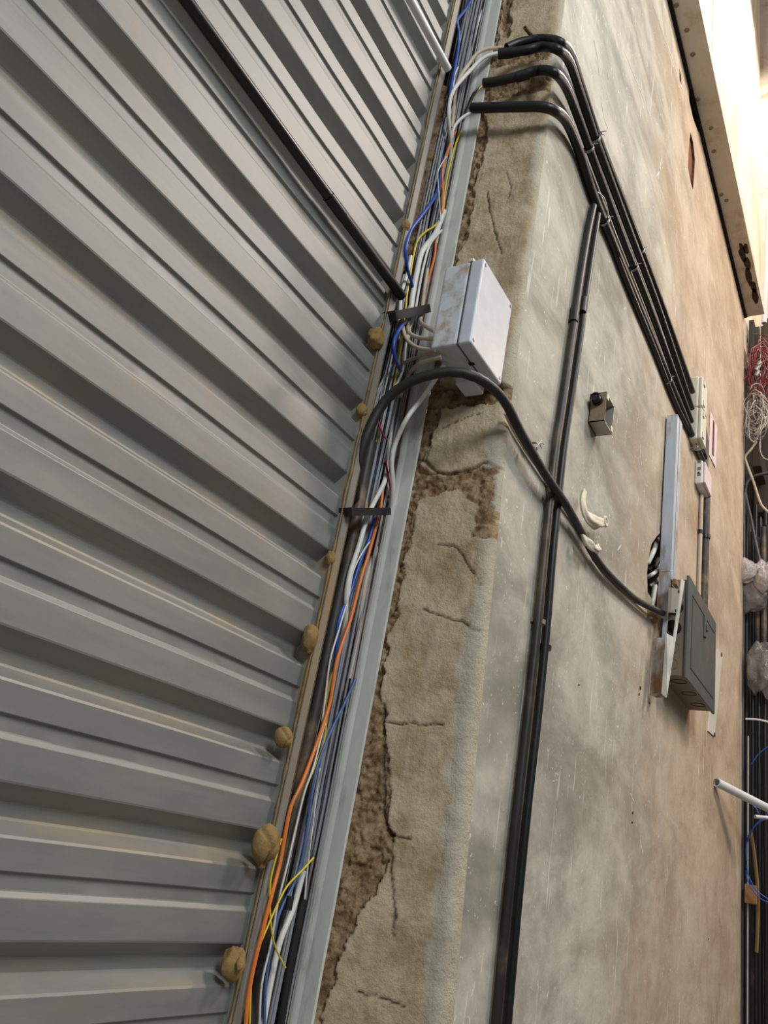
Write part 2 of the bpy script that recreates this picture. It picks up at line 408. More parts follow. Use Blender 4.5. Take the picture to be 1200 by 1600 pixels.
# the wall's broken corner rounds over a radius
RC = .035
cols = []
st = .0033
nrev = int((RY0-(WY+RC))/st)
for i in range(nrev+1): cols.append(('r', RY0-(RY0-WY-RC)*i/nrev))
for i in range(1, 9): cols.append(('a', i/8*pi/2))
ZA, ZB = EYE-.62, EYE+4.2
nzr = int((ZB-ZA)/.0036)
vs = []; rub = []; pai = []; crk = []
for j in range(nzr+1):
    z = ZA+(ZB-ZA)*j/nzr
    cx = cornerX(z)
    edge = .016+.016*noise.noise((z*7, 5, 0))+.012*noise.noise((z*23, 1, 0))+.006*noise.noise((z*60, 2, 0))
    rb = [(q, d) for q, d in RUB if min(p[1] for p in q)-.01 < z < max(p[1] for p in q)+.01]
    ck = [(q, w_) for q, w_ in CRK if min(p[1] for p in q)-.02 < z < max(p[1] for p in q)+.02]
    for typ, a in cols:
        if typ == 'r': Y = a; X = revX(Y, z); nrm = Vector((-1, -.25, 0)).normalized(); u = RY0-Y
        else:
            X = cx-.010+RC*(1-cos(a)); Y = WY+RC-RC*sin(a)
            X += (revX(WY+RC, z)-(cx-.010))*cos(a)
            nrm = Vector((-cos(a), -sin(a), 0)); u = RY0-WY-RC+RC*a
        n1 = noise.noise((Y*9, z*9, 2)); n2 = noise.noise((Y*38, z*30, 4)); n3 = noise.noise((Y*110, z*90, 7)); n4 = noise.noise((Y*240, z*200, 9))
        jit = (Y+.009*n2+.010*noise.noise((Y*16, z*22, 12))+.003*n3, z+.009*noise.noise((z*22, Y*40, 1))+.003*n4)
        r = 0; dep = 0
        if u < edge: r = 1; dep = .010
        for q, d in rb:
            if inpoly(jit, q): r = 1; dep = max(dep, d)
        kk = 0
        for q, w_ in ck:
            for p0, p1 in zip(q, q[1:]):
                dd = segd((Y+.005*n2+.003*n3+.0012*n4, z+.006*noise.noise((z*35, Y*35, 6))+.003*n3), p0, p1)/(1.15+.6*n2)
                if dd < w_: kk = max(kk, 1-(dd/w_)**2)
        h = .0035*n1+.0022*n2+.0014*n3+.0008*n4
        if r: h = -dep+.009*n2+.0080*n3+.0046*n4+.004*abs(n2)
        if typ == 'a': h *= max(.25, 1-a/(pi/2)); kk *= .5
        if typ == 'a' and a > 1.5: h = 0
        h -= .007*kk
        vs.append(Vector((X, Y, z))+nrm*h)
        rub.append(r); crk.append(kk*.85)
        pe = .170+.03*noise.noise((z*4, 8, 0))+.022*noise.noise((z*17, 9, 0)) + (.03 if z > EYE+1.0 else 0)
        pai.append(0 if r else max(0, min(1, (u-pe)/.012)))
nc = len(cols)
fs = [[j*nc+i, j*nc+i+1, (j+1)*nc+i+1, (j+1)*nc+i] for j in range(nzr) for i in range(nc-1)]
mb = MB(); mb.add(vs, fs, True)
rev = struct(build('trim_1', mb, M['reveal']))
rev['label'] = 'cracked tan mud plaster on the end of the wall beside the cable channel'
for nme, dat in (('rubble', rub), ('paint', pai), ('crack', crk)):
    a_ = rev.data.attributes.new(nme, 'FLOAT', 'POINT'); a_.data.foreach_set('value', dat)

# --- right wall with real holes knocked through its face
ZT = 4.21+EYE
XE = 5.43
def zrows(): return [EYE-.62+i*(3.67)/24 for i in range(25)]
hole_defs = {
 'trunk': [(1014, 868), (1018, 850), (1026, 838), (1038, 826), (1046, 860), (1048, 905), (1040, 955), (1026, 950), (1012, 925), (1011, 895)],
 'diamond': [(1079, 206), (1083, 222), (1086, 250), (1084, 280), (1083, 297), (1079, 285), (1075, 262), (1076, 235)],
 'nick': [(1061, 106), (1064, 118), (1065, 132), (1062, 126)],
 'slot': [(1076, 134), (1079, 150), (1088, 180), (1095, 206), (1091, 206), (1083, 185), (1077, 158)]}
outer = [(cornerX(EYE-.62)+.025, 0)]
for z in zrows(): outer.append((cornerX(z)-.010+RC, z))
outer += [(outer[-1][0], ZT), (XE, ZT), (XE, 0)]
holes = {n_: [(aY(x, y, WY).x, aY(x, y, WY).z) for x, y in L] for n_, L in hole_defs.items()}
loops = [[Vector((x, z, 0)) for x, z in outer]] + [[Vector((x, z, 0)) for x, z in h] for h in holes.values()]
tri = tessellate_polygon(loops)
flat = [p for L in loops for p in L]
mb = MB(); mb.add([(p.x, WY, p.y) for p in flat], [list(t_) for t_ in tri])
mb.add([(XE, WY, 0), (XE, 1.2, 0), (XE, 1.2, ZT), (XE, WY, ZT)], [[0, 1, 2, 3]])
mb.add([(1.6, WY, ZT), (XE, WY, ZT), (XE, 1.2, ZT), (1.6, 1.2, ZT)], [[0, 1, 2, 3]])
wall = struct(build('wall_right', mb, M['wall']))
for n_, h in holes.items():
    mb = MB(); dpt = {'trunk': .09, 'diamond': .014, 'nick': .01, 'slot': .05}[n_]; n = len(h)
    cx_ = sum(p[0] for p in h)/n; cz_ = sum(p[1] for p in h)/n
    ringa = [(x, WY, z) for x, z in h]; ringb = [(cx_+(x-cx_)*1.05, WY+dpt, cz_+(z-cz_)*1.05) for x, z in h]
    mb.add(ringa+ringb, [[i, (i+1) % n, n+(i+1) % n, n+i] for i in range(n)]+[list(range(n, 2*n))])
    o = build('masonry_hole', mb, M['brick' if n_ in ('diamond', 'nick') else 'hole'], wall)
# chalk marks scratched on the plaster
mb = MB()
for L in [[(975, 78), (1000, 140), (1015, 180)], [(1022, 118), (1018, 150), (1015, 182)], [(1022, 118), (1030, 150), (1037, 176)],
          [(1034, 246), (1030, 268), (1028, 280)], [(1032, 262), (1026, 276)], [(1030, 290), (1038, 318)],
          [(1022, 10), (1048, 85), (1066, 140)], [(928, 62), (934, 90), (937, 118)], [(949, 108), (951, 124)], [(940, 160), (944, 185), (950, 200)],
          [(965, 860), (970, 852)], [(1002, 1322), (1004, 1335)], [(985, 1240), (990, 1252)]]:
    P = [aY(x, y, WY-.0004) for x, y in L]
    for a_, b_ in zip(P, P[1:]):
        mb.bar(a_, b_, (0, 1, 0), (b_-a_).cross(Vector((0, 1, 0))).normalized(), .0006, wid(a_, 1.0))
build('chalk_marks', mb, M['chalk'], wall)
mb = MB()
for (x, y, r_) in [(1000, 1075, 3), (998, 1085, 2.2), (1014, 1098, 2), (988, 1270, 2.2), (987, 1285, 1.6), (1107, 1467, 1.5), (904, 1070, 1.5)]:
    P = aY(x, y, WY); mb.tube([P+Vector((0, .004, 0)), P-Vector((0, .003, 0))], wid(P, r_), 7, spline=False)
build('wall_plugs', mb, M['hole'], wall)

# --- upper wall above the steel lintel, side wall and dark boarding beyond the wall's end
mb = MB(); mb.box((1.5, .80, ZT), (6.9, 1.0, 18)); 
for x in (2.9, 4.15, 5.4, 6.4): mb.box((x-.006, .794, ZT), (x+.006, .80, 18))
struct(build('wall_upper', mb, M['upper']))
mb = MB(); mb.box((6.9, -1.5, ZT-.1), (7.0, 1.0, 18)); struct(build('wall_far', mb, M['brickwall']))
mb = MB()
y_ = -.6
while y_ < 1.2: mb.box((6.10, y_+.004, 0), (6.14+random.random()*.012, y_+.115, EYE+4.62)); y_ += .12
struct(build('wall_back', mb, M['board']))

# ================================================================== OBJECTS
# --- steel lintel along the top of the wall
lin = empty('steel_lintel', (4, .69, ZT), 'stained cream steel lintel along the top of the wall', 'beam')
mb = MB(); mb.box((1.5, .622, ZT+.010), (XE, .735, ZT+.024)); build('bottom_flange', mb, M['beam'], lin)
mb = MB(); mb.box((1.5, .730, ZT+.001), (XE, .799, ZT+.05)); build('shadow_gap_strip', mb, M['dark'], lin)  # dark strip stands in for the shade in the gap under the lintel
mb = MB(); mb.box((1.5, .608, ZT+.008), (XE+.0, .625, ZT+.085), .003); build('front_lip', mb, M['beam'], lin)
mb = MB()
for x, y in [(1057, 8), (1073, 47), (1082, 85), (1090, 155), (1111, 200), (1115, 236), (1127, 304), (1135, 313)]:
    v = ray(x, y); v = v*((ZT+.010-EYE)/v.z); P = Vector((v.x, v.y, ZT+.010)); mb.tube([P, P-Vector((0, 0, .006)), P-Vector((0, 0, .008))], lambda t: .013*(1-.5*t*t), 10, spline=False)
build('rivets', mb, M['zincdirt'], lin)
mb = MB()
for (x, y, r_) in [(1160, 395, 9), (1168, 412, 6), (1170, 432, 9), (1178, 448, 6), (1180, 462, 8), (1166, 388, 5)]:
    v = ray(x, y); v = v*((ZT+.012-EYE)/v.z); c = Vector((v.x, max(v.y, .635), ZT+.0092)); n = 14
    mb.add([c]+[c+Vector((cos(2*pi*i/n)*.09*r_/8*(1+.4*noise.noise((i*1.3, x, y))), sin(2*pi*i/n)*.020*(1+.5*noise.noise((i*2.1, y, 1))), 0)) for i in range(n)]+[c+Vector((0, 0, .0006))],
           [[0, 1+i, 1+(i+1) % n] for i in range(n)]+[[n+1, 1+(i+1) % n, 1+i] for i in range(n)])
build('tar_stains', mb, M['blackstain'], lin)

# --- galvanised cable channel standing between the sheet wall and the plaster
ch = empty('cable_channel', (1.40, 1.05, 0), 'tall galvanised steel channel full of cables beside the corrugated wall', 'cable channel')
ZC = EYE+4.25
mb = MB(); mb.box((1.297, 1.068, 0), (1.490, 1.072, ZC)); mb.box((1.4885, 1.0, 0), (1.4915, 1.068, ZC)); build('back_plate', mb, M['rust'], ch)
mb = MB(); mb.box((1.292, .988, 0), (1.297, 1.072, ZC)); mb.box((1.292, .985, 0), (1.316, .989, ZC)); mb.box((1.314, .985, 0), (1.317, 1.0, ZC)); build('left_flange', mb, M['galvdust'], ch)
mb = MB(); vs = []; n_ = 160
pf = [(1.492, 1.012), (1.488, 1.008), (1.4865, 1.0), (1.4875, .994), (1.490, .987), (1.4905, .955), (1.496, .953), (1.496, 1.012)]
for i in range(n_+1):
    z = ZC*i/n_; o_ = .0018*noise.noise((z*2.3, 1, 5))+.0008*noise.noise((z*9, 1, 5))
    vs += [(x+o_, y, z) for x, y in pf]
L_ = len(pf)
mb.add(vs, [[i*L_+k, i*L_+k+1, (i+1)*L_+k+1, (i+1)*L_+k] for i in range(n_) for k in range(L_-1)])
build('right_flange', mb, M['galv'], ch)
# mud seam sealing the sheet against the channel
mb = MB(); P = []
for i in range(240):
    z = EYE-.7+i*.0135; P.append(Vector((1.289+.002*noise.noise((z*9, 0, 0)), .990+.002*noise.noise((z*17, 3, 0)), z)))
mb.tube(P, lambda t: .0024+.0022*noise.noise((t*90, 1, 1))+.0014*noise.noise((t*300, 1, 1)), 6, spline=False)
tag(build('mud_seam', mb, M['mud']), 'thin brown mud seam along the right edge of the corrugated wall', 'mortar')
# rough mortar inside the channel near its left edge
mb = MB(); P = [aY(x, y, 1.015) for x, y in [(703, 135), (692, 195), (682, 240), (672, 300), (660, 350), (650, 385), (641, 425)]]
P = catmull(P, .004); vs = []
for i, p in enumerate(P):
    for k in range(9):
        a_ = k/8*pi; r_ = .017+.008*noise.noise((i*.09, k*.7, 2))+.006*noise.noise((i*.4, k*1.4, 5))
        vs.append(p+Vector((-cos(a_)*r_, .06-.055*sin(a_)-.02*noise.noise((i*.25, k*.9, 8)), 0)))
mb.add(vs, [[i*9+k, i*9+k+1, (i+1)*9+k+1, (i+1)*9+k] for i in range(len(P)-1) for k in range(8)], True)
tag(build('mortar_strip', mb, M['mortar']), 'crumbly brown mortar inside the channel above the black strap', 'mortar')

# --- mud clods plugging the rib ends
def clod(x, y, px, label, seed, crease=0, Y=.985, sq=(1, 1, 1), group=None):
    c = aY(x, y, Y); r_ = wid(c, px); bm = bmesh.new(); bmesh.ops.create_icosphere(bm, subdivisions=4, radius=1)
    for v in bm.verts:
        d = v.co.normalized()
        k_ = .45 if crease else 1
        h = 1+k_*.22*noise.noise(d*1.3+Vector((seed, 0, 0)))+k_*.10*noise.noise(d*3+Vector((seed, 2, 0)))+.02*noise.noise(d*9+Vector((seed, 1, 0)))
        if crease:                     # three folds meeting on the face towards the room
            hub = Vector((-.25, -.9, -.25)).normalized(); q_ = d-hub*d.dot(hub); ang = math.atan2(q_.z, q_.x)
            for a0 in (.25, 2.0, -1.75):
                da = (ang-a0-.35*q_.length+pi) % (2*pi)-pi
                h -= .20*math.exp(-(da*max(q_.length, .12)/.085)**2)*(1 if d.dot(hub) > -.1 else 0)
        v.co = c+Vector((d.x*sq[0], d.y*sq[1], d.z*sq[2]))*h*r_
    mb = MB(); mb.bm(bm); return tag(build('mud_clod', mb, M['mud']), label, 'mud clod', group)
clod(416, 1318, 27, 'large round creased mud clod overlapping the channel edge', 1, 1, .965, (1, .7, 1.05))
clod(410, 1342, 11, 'small pointed mud lump right under the large round clod', 31, 0, .972, (.9, .7, 1.2))
clod(364, 1505, 21, 'lowest mud clod at the bottom end of the corrugated wall', 2, 0, .985, (1, .8, 1.2))
clod(375, 1507, 7, 'small square mud chip on the lowest mud clod', 23, 0, .962, (1, .8, 1.4))
clod(443, 1152, 17, 'knobbly mud clod in the rib end above the large round clod', 3, 1, .985, (1, .8, 1))
clod(484, 998, 15, 'flat mud clod in the rib end below the two black straps', 4, 0, .99, (.9, .8, 1.5))
clod(516, 872, 10, 'thin mud clod level with the cream rags on the big cable', 5, 0, .995, (.8, .8, 1.2))
clod(565, 642, 11, 'small mud clod left of where the big black cable bends', 6, 1, .995, (.9, .8, 1.1))
clod(588, 528, 15, 'olive brown mud clod just below the upper black strap', 7, 0, .99, (1, .8, 1.2))
clod(634, 352, 8, 'tiny topmost mud clod left of the blue cable', 8, 0, .99, (.9, .8, 1.3))

# --- pipes lying over the sheet
P = [aY(-160, -620, .975), aY(290, 0, .975), aY(524, 322, .972), aY(628, 463, .972)]
t = empty('black_pipe', P[-1], 'straight black conduit running diagonally across the corrugated wall', 'conduit')
mb = MB(); mb.tube([P[0], P[2]], .0125, 14, spline=False); mb.tube([P[2], P[3]], .0128, 14, spline=False, hollow=.75); build('tube', mb, M['blackclean'], t)
d_ = (P[3]-P[2]).normalized()
mb = MB(); mb.tube([P[2]-d_*.03, P[2]+d_*.03], .0142, 14, spline=False); build('coupling', mb, M['blackclean'], t)
P0, P1 = aY(430, -380, .972), aY(700, 108, .965)
mb = MB(); mb.tube([P0, (P0+P1)/2+Vector((0, 0, .004)), P1], .0115, 14, hollow=.8)
tag(build('white_pipe', mb, M['pvc']), 'white plastic conduit ending at the channel near the top', 'conduit')

# --- background runs of thin wires down the channel
def run(u, ph, amp, Y, z0=EYE-.72, z1=EYE+4.15):
    P = []
    for i in range(70):
        z = z0+(z1-z0)*i/69
        x = u+amp*sin(z*1.9+ph)+amp*.6*noise.noise((z*2.2, ph, 1)); x = max(1.325, min(1.485, x))
        P.append((x, Y+.008*noise.noise((z*1.7, ph, 7)), z))
    return P
for i in range(22):
    cable('grey_wire', run(1.385+.0047*i, i*.55+.3, .006, 1.012+.011*(i % 3)), .0027, ('grey', 'grey', 'darkgrey')[i % 3],
          'thin grey wire in the tight bundle running down the channel', 'wire', 'grey wires in the channel', n=6)
for i in range(9):
    cable('dark_wire', run(1.335+.017*i, i*1.3, .010, 1.052), .0040, 'black' if i % 2 else 'darkgrey',
          'dark wire at the back of the channel behind the grey bundle', 'wire', 'dark wires at the back of the channel', n=6)
for i in range(5):
    cable('brown_wire', run(1.468+.004*i, i*.9+2, .005, 1.040+.008*(i % 2)), .0034, ('brown', 'maroon')[i % 2],
          'brown wire hugging the right side of the channel', 'wire', 'brown wires in the channel', n=6)

def ch_cable(name, pts, Y, px, mat, label, cat='cable', **k):
    if not isinstance(Y, (list, tuple)): Y = [Y]*len(pts)
    P = [aY(x, y, yy) for (x, y), yy in zip(pts, Y)]
    return cable(name, P, wid(P[len(P)//2], px)/2, mat, label, cat, **k)
ch_cable('blue_cable', [(742, -40), (735, 0), (727, 15), (714, 33), (717, 50), (716, 75), (711, 105), (704, 140), (701, 160), (696, 200), (692, 240), (686, 285), (678, 310), (660, 335), (642, 360), (634, 390), (637, 422), (644, 445), (645, 470), (642, 495), (627, 510), (616, 532), (616, 552), (622, 572), (633, 590)],
         [1.0]*9+[1.02, 1.03, 1.02, 1.0, .99, .985, .98, .99, 1.0, 1.005, 1.0, .985, .975, .975, .985, 1.01], 5, 'blue', 'bright blue cable bulging out left of the grey junction box')
ch_cable('blue_cable', [(614, 800), (590, 800), (577, 842), (562, 880), (546, 930), (534, 955), (527, 982), (527, 1007), (520, 1050)], 1.003, 5.5, 'blue', 'bright blue cable crossing the orange cable below the lower strap')
ch_cable('blue_cable', [(545, 1075), (540, 1045), (543, 1062), (551, 1080), (556, 1100)], 1.03, 4, 'blue', 'short bit of blue wire peeking out among grey wires')
ch_cable('blue_cable', [(556, 1060), (538, 1100), (515, 1147), (496, 1197), (487, 1241), (479, 1300), (471, 1347), (459, 1381), (437, 1425), (424, 1475), (415, 1537), (413, 1600), (410, 1680)], 1.0, 5, 'paleblue', 'faded blue cable running to the bottom of the channel')
ch_cable('orange_cable', [(712, 205), (706, 216), (701, 232), (694, 252), (691, 275), (692, 300), (690, 337), (682, 370), (679, 400), (671, 430), (664, 455), (657, 500), (652, 540), (645, 580), (630, 625), (618, 670), (606, 720), (599, 757), (595, 792), (587, 825), (577, 862), (565, 900), (557, 932), (547, 970), (534, 1007), (525, 1037), (520, 1070), (515, 1100), (502, 1141), (490, 1175), (471, 1225), (455, 1259), (446, 1300), (437, 1350), (424, 1400), (409, 1459), (396, 1512), (387, 1562), (384, 1600), (378, 1680)],
         [1.0]*9+[1.01, 1.02, 1.04, 1.05, 1.05, 1.05, 1.04, 1.03, 1.01, 1.0, 1.0]+[.99]*10+[.98]*4+[.974]*6, 5.4, 'orange', 'long orange cable running the whole height of the channel')
ch_cable('orange_cable', [(668, 470), (660, 520), (652, 560), (642, 590)], 1.045, 8, 'orange', 'short orange cable in shadow behind the beige cables')
ch_cable('yellow_cable', [(720, 205), (712, 225), (706, 245), (700, 270), (695, 300), (692, 330), (680, 352), (665, 362), (652, 377), (645, 405), (641, 430), (636, 460), (632, 500), (626, 545), (619, 585), (612, 620)], 1.008, 3.2, 'yellow', 'yellow wire from the upper conduits to beside the upper strap', 'wire')
ch_cable('yellow_cable', [(600, 650), (592, 675), (583, 710), (575, 755), (574, 775), (573, 800), (578, 850), (570, 880), (560, 900)], 1.02, 3.2, 'yellow', 'yellow wire behind the big black cable bend', 'wire')
ch_cable('yellow_cable', [(526, 1008), (520, 1040), (510, 1090), (508, 1150), (495, 1190), (474, 1240), (470, 1260)], 1.005, 3.2, 'yellow', 'yellow wire beside the orange cable in mid channel', 'wire')
ch_cable('yellow_cable', [(440, 1310), (434, 1331), (423, 1375), (422, 1425), (427, 1469), (437, 1495), (446, 1512)], .976, 3, 'yellow', 'yellow wire with a loose cut end near the bottom', 'wire')
ch_cable('yellow_cable', [(490, 1340), (474, 1358), (449, 1384), (434, 1412), (421, 1441), (402, 1487), (393, 1528), (390, 1600), (386, 1680)], .974, 3.4, 'yellow', 'yellow wire crossing in front of the blue at the bottom', 'wire')
ch_cable('purple_cable', [(753, 134), (740, 145), (732, 162), (726, 180), (719, 210), (712, 250), (705, 300), (695, 345), (680, 375), (665, 395), (655, 420), (648, 445), (645, 480), (630, 520), (622, 560)], [.945, .96, .985, 1.0]+[1.02]*11, 3.4, 'purple', 'purple wire coming out of the second conduit from below', 'wire')
ch_cable('yellow_cable', [(755, 133), (745, 143), (736, 160), (731, 182), (722, 208)], [.94, .955, .985, 1.0, 1.008], 3, 'yellow', 'short yellow wire coming out of the second conduit from below', 'wire')
ch_cable('purple_cable', [(652, 580), (640, 620), (625, 640), (610, 680), (600, 720), (590, 760), (585, 800), (575, 860)], 1.035, 4, 'purple', 'purple wire behind the white cable under the junction box', 'wire')
ch_cable('red_wire', [(590, 655), (597, 677), (602, 684), (606, 688)], [1.02, 1.0, .99, .985], 3, 'red', 'short red wire end above the lower strap', 'wire')
ch_cable('red_wire', [(602, 715), (606, 742), (610, 760), (613, 775)], 1.0, 3.4, 'red', 'red wire beside the thick white cable at the lower strap', 'wire')
ch_cable('red_wire', [(622, 520), (618, 545), (616, 570), (622, 590)], 1.015, 3.2, 'red', 'red wire behind the blue cable below the upper strap', 'wire')
ch_cable('white_cable', [(778, 83), (765, 86), (752, 93), (735, 110), (715, 132), (705, 150), (701, 175), (702, 200), (704, 225), (702, 260), (703, 290)], [.93, .94, .955, .97, .985, .985, .985, .99, 1.0, 1.02, 1.03], 6.5, 'white', 'white cable looping from the second conduit into the channel')
ch_cable('white_cable', [(793, 74), (775, 75), (758, 77), (745, 84), (735, 97), (722, 115), (712, 138), (709, 170), (706, 200)], [.92, .93, .945, .96, .975, .985, 1.0, 1.01, 1.01], 6, 'beige', 'dusty white cable looping from the topmost conduit')
ch_cable('white_cable', [(738, 175), (728, 180), (720, 186), (711, 196), (707, 207), (706, 216)], [.95, .965, .975, .985, .99, .995], 5, 'white', 'short white cable entering the lowest of the upper conduits')
ch_cable('white_cable', [(758, 5), (747, 35), (741, 60), (733, 85), (726, 110), (722, 145), (715, 180)], 1.02, 4, 'white', 'thin white cable at the top of the channel', 'wire')
ch_cable('white_cable', [(716, 105), (710, 118), (709, 130), (706, 150)], 1.0, 2.6, 'white', 'short white wire end beside the blue cable near the top', 'wire')
ch_cable('white_wire', [(697, 245), (689, 258), (684, 270), (685, 290), (687, 320), (688, 350), (683, 380)], .995, 2, 'white', 'hair thin white wire bowing left of the orange cable', 'wire')
ch_cable('white_cable', [(694, 330), (680, 365), (660, 392), (652, 422), (645, 460), (640, 500), (636, 530)], 1.0, 9, 'white', 'thick white cable left of the grey junction box')
ch_cable('white_cable', [(690, 360), (672, 382), (662, 415), (655, 450), (648, 490), (640, 515), (634, 540), (631, 572), (620, 600), (600, 628), (585, 660), (570, 705)], .992, 4, 'white', 'long thin white cable crossing the upper strap', 'wire')
ch_cable('white_cable', [(642, 400), (637, 425), (627, 460), (624, 500), (622, 530)], 1.012, 6, 'white', 'white cable against the channel lip at the black pipe end')
ch_cable('white_cable', [(632, 430), (623, 470), (622, 500), (626, 515)], 1.02, 5, 'white', 'white cable squeezed under the left end of upper strap')
ch_cable('beige_cable', [(668, 420), (662, 460), (659, 490), (657, 502), (665, 510), (680, 518)], [1.0, 1.0, .99, .96, .92, .86], 6.5, 'beige', 'topmost beige cable bending into the grey junction box')
ch_cable('beige_cable', [(640, 480), (637, 510), (642, 522), (657, 528), (680, 530)], [1.0, .99, .96, .92, .86], 6.5, 'beige', 'second beige cable from above entering the junction box')
ch_cable('beige_cable', [(628, 495), (630, 515), (637, 532), (655, 544), (682, 547)], [1.0, .99, .96, .91, .85], 6.5, 'beige', 'third beige cable from above entering the junction box')
ch_cable('beige_cable', [(625, 590), (632, 567), (650, 559), (665, 553), (686, 551)], [1.01, .99, .95, .9, .85], 5.5, 'beige', 'fourth beige cable arching up into the junction box')
ch_cable('beige_cable', [(625, 620), (635, 592), (645, 577), (660, 566), (690, 558)], [1.01, .99, .95, .9, .84], 6.5, 'beige', 'fifth beige cable arching up into the junction box')
ch_cable('white_cable', [(695, 568), (688, 580), (677, 597), (660, 622), (637, 652), (620, 687), (612, 717), (614, 760), (611, 790), (603, 825), (594, 850)], [.85, .87, .90, .93, .95, .97, .98, .985, 1.0, 1.03, 1.05], 8, 'white', 'thick white cable hanging below the junction box')
ch_cable('white_cable', [(618, 605), (613, 650), (608, 700), (603, 740), (599, 757), (582, 790), (571, 817), (560, 855), (547, 895), (541, 930), (539, 975), (528, 1020)], [1.04, 1.03, 1.02, 1.01, 1.0, 1.0, .995, .995, .998, 1.0, 1.01, 1.02], 8, 'white', 'thick white cable passing under the lower strap')
ch_cable('white_cable', [(590, 820), (582, 840), (567, 862), (552, 892), (545, 930), (535, 965), (526, 995), (515, 1035), (507, 1100), (500, 1150)], 1.0, 3, 'white', 'thin white wire beside the orange cable below the lower strap', 'wire')
ch_cable('beige_cable', [(608, 800), (602, 827), (587, 862), (573, 900), (566, 940), (560, 982), (555, 1015), (545, 1060)], 1.018, 8, 'beige', 'beige cable at the right side of the channel below lower strap')
ch_cable('white_wire', [(508, 1130), (502, 1150), (490, 1197), (476, 1237), (462, 1294), (449, 1350), (434, 1412), (423, 1475), (409, 1537), (405, 1600), (400, 1680)], .993, 3.4, 'white', 'thin white wire winding down to the bottom of the channel', 'wire')
ch_cable('white_wire', [(500, 1200), (492, 1260), (486, 1310), (480, 1360), (476, 1405)], 1.01, 3, 'white', 'thin white wire entering the ribbed black conduit', 'wire')
ch_cable('white_pipe', [(474, 1360), (466, 1392), (457, 1422), (437, 1472), (423, 1534), (411, 1600), (398, 1680)], 1.005, 10, 'white', 'thick white cable beside the ribbed black conduit at the bottom', cat='cable')
t = empty('ribbed_conduit', aY(440, 1680, 1.03), 'ribbed black conduit at the bottom of the channel, taped at its top', 'conduit')
P = [aY(x, y, 1.01) for x, y in [(474, 1405), (465, 1444), (453, 1506), (444, 1560), (438, 1600), (428, 1680)]]
mb = MB(); mb.tube(P, wid(P[1], 15)/2, 12, step=.004, rib=.14); build('tube', mb, M['strap'], t)
P = [aY(x, y, .992) for x, y in [(452, 1411), (468, 1403)]]
mb = MB(); mb.tube([P[0]-Vector((0, 0, .012)), P[0]+Vector((0, 0, .012))], wid(P[0], 12)/2, 10, spline=False); build('tape', mb, M['strap'], t)
ch_cable('black_conduit', [(486, 1405), (480, 1450), (470, 1510), (460, 1570), (455, 1620), (448, 1680)], 1.03, 14, 'black', 'smooth black conduit right of the ribbed one', cat='conduit')
ch_cable('dark_conduit', [(489, 1180), (474, 1240), (466, 1290), (458, 1350), (446, 1420), (434, 1500), (424, 1560), (416, 1620), (406, 1680)], 1.035, 17, 'blackdust', 'dusty dark conduit behind the coloured wires at the bottom', cat='conduit')
ch_cable('dusty_pipe', [(580, 690), (570, 740), (563, 775), (555, 815), (545, 870), (531, 925), (517, 990), (503, 1060), (492, 1110), (477, 1180), (462, 1250), (445, 1330), (428, 1420), (413, 1500), (396, 1580), (378, 1680)], 1.018, 20, 'blackdust', 'thick dust covered pipe against the left lip of the channel', cat='pipe', n=14)
for i, (dx, px) in enumerate([(0, 4), (5, 4), (10, 4), (15, 3.6)]):
    ch_cable('grey_cable', [(620+dx*.4, 560), (600+dx*.6, 590), (585+dx*.6, 625), (572+dx*.6, 665), (562+dx*.5, 705), (560+dx*.7, 740), (566+dx, 785), (563+dx, 830), (556+dx, 870), (548+dx, 925), (540+dx, 985), (527+dx, 1060), (512+dx, 1130), (502+dx, 1200)], 1.022+.004*i, px, 'grey',
             'grey cable sweeping left behind the big black cable bend', 'cable', group='grey cables behind the big bend', n=7)
for i in range(7):
    dx = i*5.2
    ch_cable('grey_cable', [(531+dx*.85, 1080), (518+dx*.85, 1150), (508+dx*.8, 1200), (500+dx*.6, 1250), (490+dx*.5, 1310), (484+dx*.35, 1360), (478+dx*.3, 1410), (470+dx*.3, 1480)], 1.02+.005*(i % 3), 4, ('grey', 'darkgrey', 'grey')[i % 3],
             'grey cable in the fan beside the faded blue cable', 'cable', group='grey cables in the lower channel', n=7)
ch_cable('brown_cable', [(770, -30), (762, 20), (752, 60), (745, 100), (736, 150), (730, 190)], 1.01, 6, 'brown', 'brown cable at the top right of the channel')
ch_cable('brown_cable', [(757, 0), (752, 40), (748, 62), (738, 100)], 1.025, 5, 'maroon', 'maroon cable beside the brown one at the channel top')

# --- straps bridging the channel
def strap(A, B, px, label, Y=.975):
    A, B = aY(*A, Y), aY(*B, Y+.0)
    d_ = (B-A).normalized(); u = d_.cross(Vector((0, 1, 0))).normalized(); mb = MB()
    mb.bar(A, B, u, (0, 1, 0), wid(A, px)/2, .007)
    mb.bar(A-d_*.002, A+d_*.006, u, (0, 1, 0), wid(A, px)/2*1.15, .011)
    mb.bar(A, A+d_*.004+Vector((0, .03, 0)), u, (1, 0, 0), wid(A, px)/2, .003)
    return tag(build('cable_strap', mb, M['strap']), label, 'cable strap')
strap((613, 494), (669, 482), 14, 'black strap across the channel left of the grey junction box')
strap((544, 800), (607, 799), 12, 'black strap across the channel below the big cable bend')

